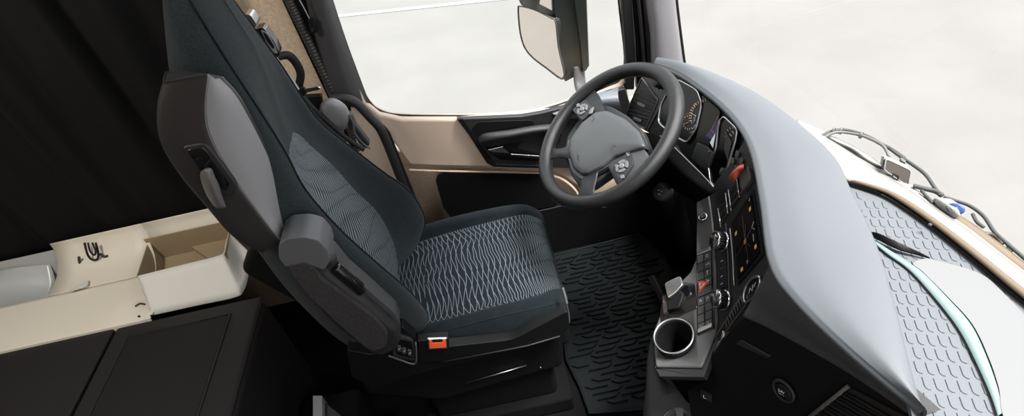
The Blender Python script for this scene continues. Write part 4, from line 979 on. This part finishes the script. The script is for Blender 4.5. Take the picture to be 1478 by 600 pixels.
for nm, q, c_ in (('switch_pad', [(825, 158), (844, 143), (858, 157), (840, 174)], (841, 158)), ('switch_pad', [(886, 236), (908, 217), (914, 236), (896, 262), (891, 256)], (898, 240))):
    sp_ = prism(nm, wpl(rnd(q, .12, 2), .013), -WN * .012, m_dark, sw, .002)
    c = PL(*c_, WC + WN * .013, WN)
    for k in range(4):
        t0 = k * PI / 2 + .12 + .4; pts = []
        for rr, rg in ((.018, range(7)), (.0095, range(6, -1, -1))):
            for i in rg: t = t0 + i / 6 * (PI / 2 - .24); pts.append(c + Wa * rr * math.cos(t) + Wb * rr * math.sin(t))
        prism('ring_button', [p + WN * .003 for p in pts], -WN * .004, m_pad, sp_, .001)
    lathe('centre_button', c, WN, [(.0078, 0), (.0078, .004), (.006, .005), (0, .005)], m_pad, sp_, 24)
for q in ([(851, 158), (857, 153), (854, 163), (849, 165)], [(831, 151), (835, 148), (837, 152), (833, 155)], [(903, 219), (909, 223), (905, 226)], [(887, 238), (890, 236), (889, 245)], [(894, 253), (900, 251), (901, 256), (896, 258)]):
    prism('corner_button', wpl(rnd(q, .2, 2), .016), -WN * .004, m_pad, sw, .001)
# column
sco = thing('steering_column', 'black steering column shroud below the wheel with a rotary stalk', 'steering column', (.45, .6, .3))
cen2 = WC - WN * .03
tube('column_tube', [cen2, cen2 + V((.05, 0, -.09)), cen2 + V((.13, 0, -.22)), cen2 + V((.20, 0, -.5))], .05, m_matte, sco, 20, 4)
stk = PL(955, 277, (.40, .6, .7), (-1, 0, .4))
sdv = (V((-.75, -.35, .25))).normalized()
tube('stalk', [stk - sdv * .02 + V((.02, .10, .0)), stk - sdv * .015], .008, m_black, sco, 10, 1)
kno = lathe('stalk_knob', stk, V((-.6, -.6, .5)), [(.013, -.030), (.024, -.024), (.0265, -.004), (.024, .006), (.018, .010), (0, .011)], m_dark, sco, 32)
kf = V((-.6, -.6, .5)).normalized(); ka, kb2, _ = frame_of(kf)
for a, b in (((-.008, .004), (-.003, .006)), ((.001, .005), (.006, .003)), ((-.004, -.004), (.002, -.005))):
    tube('stalk_mark', [stk + kf * .0115 + ka * a[0] + kb2 * a[1], stk + kf * .0115 + ka * b[0] + kb2 * b[1]], .0007, m_white, kno, 6, 1)
tube('knob_groove', [stk + kf * .011 - ka * .014, stk + kf * .0115, stk + kf * .011 + ka * .014], .0008, m_rubber, kno, 6, 1)

# ------------------------------------------------------------------ windscreen base: tray mat, pale shape, trims, cowl
zt2 = .915
K0 = [(1215, 262), (1262, 277), (1290, 290), (1340, 324), (1400, 371), (1478, 436), (1560, 500), (1820, 705)]
tb = thing('tray_mat', 'grey slotted anti slip mat in the tray behind the windscreen', 'mat', A(1330, 420, z=zt2))
up_ = [A(*p, z=zt2) for p in K0]; lw = [A(*p, z=zt2) for p in [(1205, 270), (1244, 360), (1272, 440), (1295, 520), (1322, 620), (1340, 700), (1440, 850), (1640, 1000)]]
prism('mat_sheet', up_ + lw[::-1], (0, 0, -.01), m_traymat, tb, 0, smooth=False)
gro = []
def inb(px, py):
    if py < 250: return False
    # below the dark rubber line and right of the dash edge
    ed = [(1215, 262), (1262, 277), (1290, 290), (1340, 324), (1400, 371), (1478, 436), (1560, 500), (1820, 705)]
    for (x0_, y0_), (x1_, y1_) in zip(ed, ed[1:]):
        if x0_ <= px <= x1_ and py < y0_ + (y1_ - y0_) * (px - x0_) / (x1_ - x0_) + 6: return False
    dl = [(272, 1226), (350, 1262), (440, 1290), (525, 1312), (603, 1336)]
    for (y0_, x0_), (y1_, x1_) in zip(dl, dl[1:]):
        if y0_ <= py <= y1_ and px < x0_ + (x1_ - x0_) * (py - y0_) / (y1_ - y0_) + 2: return False
    return 1225 < px < 1478
# regular lattice of J grooves in the mat's own plane
o0 = A(1236, 290, z=zt2); ex = (A(1245, 340, z=zt2) - A(1227, 280, z=zt2)); ex.normalize()
la = (A(1400, 560, z=zt2) - A(1370, 480, z=zt2)).normalized(); lb_ = V((la.y, -la.x, 0))
if lb_.x < 0: lb_ = -lb_
vv, ff = [], []
def seg(pts, w):
    global vv, ff
    for a, b in zip(pts, pts[1:]):
        t = (b - a).normalized(); n = V((-t.y, t.x, 0)) * w; k = len(vv)
        vv += [a - n, b - n, b + n, a + n]; ff.append([k, k + 1, k + 2, k + 3])
for i in range(-6, 40):
    for j in range(-6, 30):
        c = o0 + la * (i * .0255) + lb_ * (j * .0140 + (i % 2) * .004)
        px, py = None, None
        rel = c - CAM; w_ = V((rel.dot(right), rel.dot(down), rel.dot(fwd))); px, py = CX + F * w_.x / w_.z, CY + F * w_.y / w_.z
        if not inb(px, py): continue
        p0 = c + V((0, 0, .0008)); P = [p0, p0 + la * .0145, p0 + la * .0175 + lb_ * .0010, p0 + la * .0195 + lb_ * .0035, p0 + la * .0200 + lb_ * .0065]
        seg(P, .0004)
gv = mk('groove_pattern', vv, ff, m_groove, tb, smooth=False); gv['kind'] = 'stuff'
# black slim wedge
wd = Surf([[A(1248, 338, z=.925), A(1249, 337, z=.930), A(1251, 339, z=.925), A(1249, 340, z=.918)],
           [A(1262, 341, z=.925), A(1264, 335, z=.936), A(1264, 343, z=.925), A(1262, 344, z=.917)],
           [A(1295, 355, z=.925), A(1298, 350, z=.932), A(1296, 359, z=.925), A(1294, 359, z=.917)],
           [A(1325, 366, z=.922), A(1326, 363, z=.927), A(1325, 368, z=.921), A(1324, 368, z=.917)],
           [A(1342, 372, z=.920), A(1342, 371, z=.921), A(1342, 373, z=.919), A(1342, 373, z=.917)]])
tag(wd.mesh('plastic_wedge', m_black, None), 'slim black tapered wedge lying on the slotted tray mat', 'wedge')
# flat pale shape, teal along one edge
sh = [(1337, 373), (1365, 379), (1398, 388), (1424, 400), (1450, 424), (1480, 455), (1560, 540), (1560, 700), (1470, 640), (1447, 596), (1442, 560), (1427, 515), (1404, 468), (1370, 430), (1332, 392), (1318, 380)]
sht = thing('pale_shape', 'smooth flat pale shape with a teal edge over the slotted mat', 'sheet', A(1440, 480, z=zt2))
prism('sheet', [A(q.x, q.y, z=zt2 + .006) for q in crv([(*p, 0) for p in sh], 5, True)], (0, 0, -.002), m_sheet, sht, 0, smooth=False)
te = [(1262, 347), (1282, 360), (1308, 377), (1332, 394), (1370, 433), (1402, 470), (1424, 516), (1440, 562), (1446, 596)]
ti = [(1263, 352), (1283, 368), (1306, 384), (1326, 403), (1361, 444), (1387, 480), (1410, 525), (1430, 570), (1440, 600)]
lab(grid('sheet_edge', [[A(*p, z=zt2 + .0045) for p in crv2] for crv2 in ([(q.x, q.y) for q in crv([(*p, 0) for p in te], 5)], [(q.x, q.y) for q in crv([(*p, 0) for p in ti], 5)])], m_teal, sht, thick=.002), 'teal tinted edge strip')
# rubber edge, tan band, white cowl, seam
def band(name, e0, e1, m, z0, z1, th=.008, kk=4, parent=None):
    a = [A(q.x, q.y, z=z0) for q in crv([(*p, 0) for p in e0], kk)]; b = [A(q.x, q.y, z=z1) for q in crv([(*p, 0) for p in e1], kk)]
    return grid(name, [a, [p.lerp(q, .5) + V((0, 0, .003)) for p, q in zip(a, b)], b], m, parent, thick=th)
K0b = [(p[0] + 1, p[1] - 4) for p in K0]
K1 = [(1205, 257), (1258, 269), (1296, 284), (1345, 316), (1400, 358), (1478, 421), (1560, 484), (1820, 689)]
K1b = [(1200, 250), (1250, 254), (1296, 272), (1350, 306), (1403, 346), (1478, 406), (1560, 470), (1820, 675)]
K2 = [(1150, 180), (1196, 205), (1242, 234), (1300, 271), (1352, 306), (1404, 344), (1478, 400), (1560, 463), (1820, 668)]
struct(band('trim_14', K0, K0b, m_rubber, .918, .925))
struct(band('trim_15', K0b, K1, m_tan, .925, .925))
cw = [(1150, 180), (1200, 214), (1242, 242), (1296, 276), (1345, 311), (1400, 353), (1478, 415), (1560, 478)]
struct(band('trim_16', [(1150, 241), (1205, 257), (1258, 269), (1296, 284), (1345, 316), (1400, 358), (1478, 421), (1560, 484), (1820, 689)], [(1150, 178), (1196, 203), (1242, 232), (1300, 269), (1352, 304), (1404, 341), (1478, 398), (1560, 461), (1820, 666)], m_paint, .922, .895))
struct(tube('trim_17', [A(*p, z=.897) for p in K2], .0028, m_cable, ns=6))
struct(tube('trim_18', [A(p[0] + 3, p[1] - 2, z=.893) for p in K2], .0016, m_rubber, ns=6))
struct(band('trim_19', [(1330, 287), (1380, 322), (1430, 358), (1478, 394), (1540, 440), (1820, 655)], [(1334, 284), (1392, 318), (1440, 352), (1478, 382), (1540, 428), (1820, 640)], m_tan, .885, .87))
struct(band('trim_20', [(1150, 180), (1196, 204), (1242, 233), (1300, 270), (1352, 305), (1404, 342), (1478, 399), (1560, 462), (1820, 667)], [(1150, 174), (1198, 196), (1246, 222), (1304, 262), (1358, 296), (1410, 332), (1478, 384), (1560, 447), (1820, 652)], m_paint, .89, .86))
# fixing details on the inner trim
lathe('screw', A(1342, 325, z=.935), (0, 0, 1), [(.003, 0), (.003, .003), (.001, .003)], m_brown, None, 12)
tag(bpy.data.objects['screw'], 'brown screw head on the tan windscreen trim', 'screw')
# cables outside on the cowl
m_c2 = mat('pale_cable', (.10, .103, .10), .5, .4)
cab = thing('wiring_loom', 'grey wiring loom arching over the white cowl beyond the dashboard', 'cable', A(1230, 210, z=.88))
tube('cable', [A(*p, z=.89) for p in [(1150, 190), (1175, 199), (1202, 189), (1222, 188), (1250, 196), (1272, 208), (1286, 215), (1305, 228)]], .0040, m_cable, cab, 10)
tube('cable', [A(*p, z=.895) for p in [(1160, 203), (1180, 203), (1205, 191), (1238, 194), (1262, 203), (1276, 212), (1283, 226)]], .0032, m_c2, cab, 8)
tube('cable', [A(*p, z=.89) for p in [(1280, 211), (1300, 226), (1318, 238), (1336, 252), (1350, 272), (1357, 282)]], .0036, m_cable, cab, 8)
for q in ((1214, 189), (1243, 195), (1203, 189)):
    lathe('cable_tie', A(*q, z=.893), (A(q[0] + 6, q[1] + 2, z=.893) - A(*q, z=.893)), [(.007, -.002), (.0078, -.002), (.0078, .002), (.007, .002)], m_c2, cab, 16)
prism('plug', zs([(1299, 227), (1308, 229), (1307, 235), (1301, 231)], .892), (0, 0, -.008), m_c2, cab, .001)
wl = thing('wiper_linkage', 'slim grey wiper arms along the windscreen seam', 'wiper', A(1250, 225, z=.87))
tube('wiper_arm', [A(*p, z=.892) for p in [(1192, 197), (1208, 206), (1230, 216), (1252, 232), (1275, 243)]], .0030, m_cable, wl, 8)
tube('wiper_arm', [A(*p, z=.890) for p in [(1318, 268), (1334, 272), (1350, 276), (1360, 282)]], .0048, m_cable, wl, 8)
tube('wiper_rod', [A(*p, z=.892) for p in [(1210, 208), (1232, 222), (1250, 231)]], .002, m_rubber, wl, 8)
tube('wiper_rod', [A(*p, z=.892) for p in [(1330, 275), (1338, 284), (1346, 293)]], .003, m_cable, wl, 8)
# brown faced box
sn = thing('sensor_box', 'small box with brown face and white rim outside the windscreen seam', 'box', A(1298, 262, z=.88))
fc = rnd([(1279, 229), (1315, 246), (1311, 269), (1276, 245)], .16, 4)
bk_ = rnd([(1282, 226), (1319, 243), (1316, 266), (1279, 243)], .16, 4)
nrm_ = (0, -.6, .35)
PB = (A(1296, 248, z=.905), V((0, -1, .55)))
prism('case', [PL(*p, *PB) + V((.003, .014, -.006)) for p in bk_], (.002, .010, -.004), m_paint, sn, .003)
lab(prism('face', ps(fc, PB), (0, .008, -.003), m_brown, sn, .002), 'brown front face of the box')
tube('rim', ps(fc, PB), .0012, m_paint, sn, 6, 1, True, smoothp=False)
tube('latch', ps([(1288, 254), (1290, 250), (1297, 254), (1296, 259)], (PB[0] + V((0, -.002, .001)), PB[1])), .0012, m_rubber, sn, 6, 1, smoothp=False)
# blue badge device
bd = thing('badge_holder', 'pale pod with a round blue badge beside the cowl cables', 'badge', A(1375, 297, z=.88))
Surf([[A(x_, y_, z=zz) for x_, y_, zz in r] for r in [
    [(1346, 290, .89), (1350, 285, .90), (1354, 287, .89), (1350, 289, .88)], [(1354, 299, .89), (1362, 290, .91), (1372, 287, .89), (1362, 293, .88)],
    [(1372, 312, .89), (1380, 302, .91), (1390, 300, .89), (1380, 306, .88)], [(1380, 314, .89), (1386, 311, .90), (1391, 306, .89), (1386, 310, .88)]]]).mesh('pod', m_paint, bd, 6, 5)
bc = A(1379, 301, z=.905)
lathe('badge', bc, CAM - bc, [(.012, -.002), (.012, .004), (.009, .005), (0, .005)], m_blue, bd, 28, sx=1.2, sy=.8)
tube('badge_symbol', [bc + (CAM - bc).normalized() * .006 + right * a * .010 - down * b * .005 for a, b in ((-.9, .5), (-.3, -.4), (.2, .3), (.6, -.3), (.2, -.6))], .0012, m_paint, bd, 6, 4)
# second cable group to the right
cb3 = thing('outer_cables', 'thin grey cables crossing the cowl at the right edge', 'cable', A(1430, 340, z=.86))
tube('cable', [A(*p, z=.875) for p in [(1362, 284), (1378, 289), (1400, 297), (1420, 312), (1435, 334), (1452, 350), (1478, 372), (1510, 400)]], .0034, m_cable, cb3, 8)
tube('cable', [A(*p, z=.875) for p in [(1391, 321), (1410, 335), (1440, 358), (1460, 372), (1490, 396)]], .0022, m_cable, cb3, 8)
tube('cable', [A(*p, z=.872) for p in [(1404, 309), (1410, 320), (1420, 328)]], .0032, m_cable, cb3, 8)
tube('cable', [A(*p, z=.872) for p in [(1420, 337), (1430, 338), (1440, 344), (1446, 352)]], .0036, m_brown, cb3, 8)
tube('cable', [A(*p, z=.872) for p in [(1455, 350), (1461, 358), (1460, 362), (1455, 358), (1455, 350)]], .0022, m_cable, cb3, 8)
tube('cable', [A(*p, z=.872) for p in [(1454, 368), (1462, 380), (1474, 392), (1490, 402)]], .0022, m_cable, cb3, 8)
tube('cable', [A(*p, z=.872) for p in [(1456, 390), (1464, 387), (1472, 390)]], .0022, m_cable, cb3, 8)

# windscreen glass, curved, from the cowl seam up to the roof
ws = []
for k in range(9):
    s = k / 8; z = .90 + 1.3 * s; r = []
    for i in range(25):
        y = -1.12 + 2.17 * i / 24; r.append(V((.80 - .10 * (y / 1.1) ** 2 - .12 * s, y, z)))
    ws.append(r)
struct(grid('window_2', ws, m_glass_f))
bot_ = [V((.80 - .10 * (y / 1.1) ** 2, y, .90)) for y in [-1.12 + 2.17 * i / 24 for i in range(25)]]

# ------------------------------------------------------------------ light
w = bpy.data.worlds.new('sky'); sc.world = w; w.use_nodes = True
nt = w.node_tree; bgn = nt.nodes['Background']
tc = nt.nodes.new('ShaderNodeTexCoord'); sp = nt.nodes.new('ShaderNodeSeparateXYZ'); nt.links.new(tc.outputs['Generated'], sp.inputs[0])
crp = nt.nodes.new('ShaderNodeValToRGB'); nt.links.new(sp.outputs[2], crp.inputs['Fac'])
crp.color_ramp.elements[0].position = 0; crp.color_ramp.elements[0].color = (.9, .9, .91, 1)
crp.color_ramp.elements[1].position = .8; crp.color_ramp.elements[1].color = (.90, .96, 1.0, 1)
nt.links.new(crp.outputs['Color'], bgn.inputs['Color']); bgn.inputs['Strength'].default_value = 2.4
sd = bpy.data.lights.new('sun', 'SUN'); so = bpy.data.objects.new('sun', sd); col.objects.link(so)
sd.energy = 14.0; sd.angle = math.radians(20); sd.color = (1, .975, .945)
so.rotation_euler = V((-.38, .22, -1.0)).to_track_quat('-Z', 'Y').to_euler()

ld = bpy.data.lights.new('tray_fill', 'AREA'); lo_ = bpy.data.objects.new('tray_fill', ld); col.objects.link(lo_)  # added fill light that brightens the cream tray, no fixture behind it
ld.shape = 'DISK'; ld.size = .45; ld.energy = 17; ld.color = (1, .95, .88); lo_.location = (-1.35, .25, 2.18)
sc.view_settings.view_transform = 'Standard'; sc.view_settings.look = 'None'; sc.view_settings.gamma = 1; sc.view_settings.use_curve_mapping = False
sc.view_settings.exposure = 0.0
sc.cycles.use_denoising = True
sc.cycles.max_bounces = 10; sc.cycles.diffuse_bounces = 4; sc.cycles.transparent_max_bounces = 12
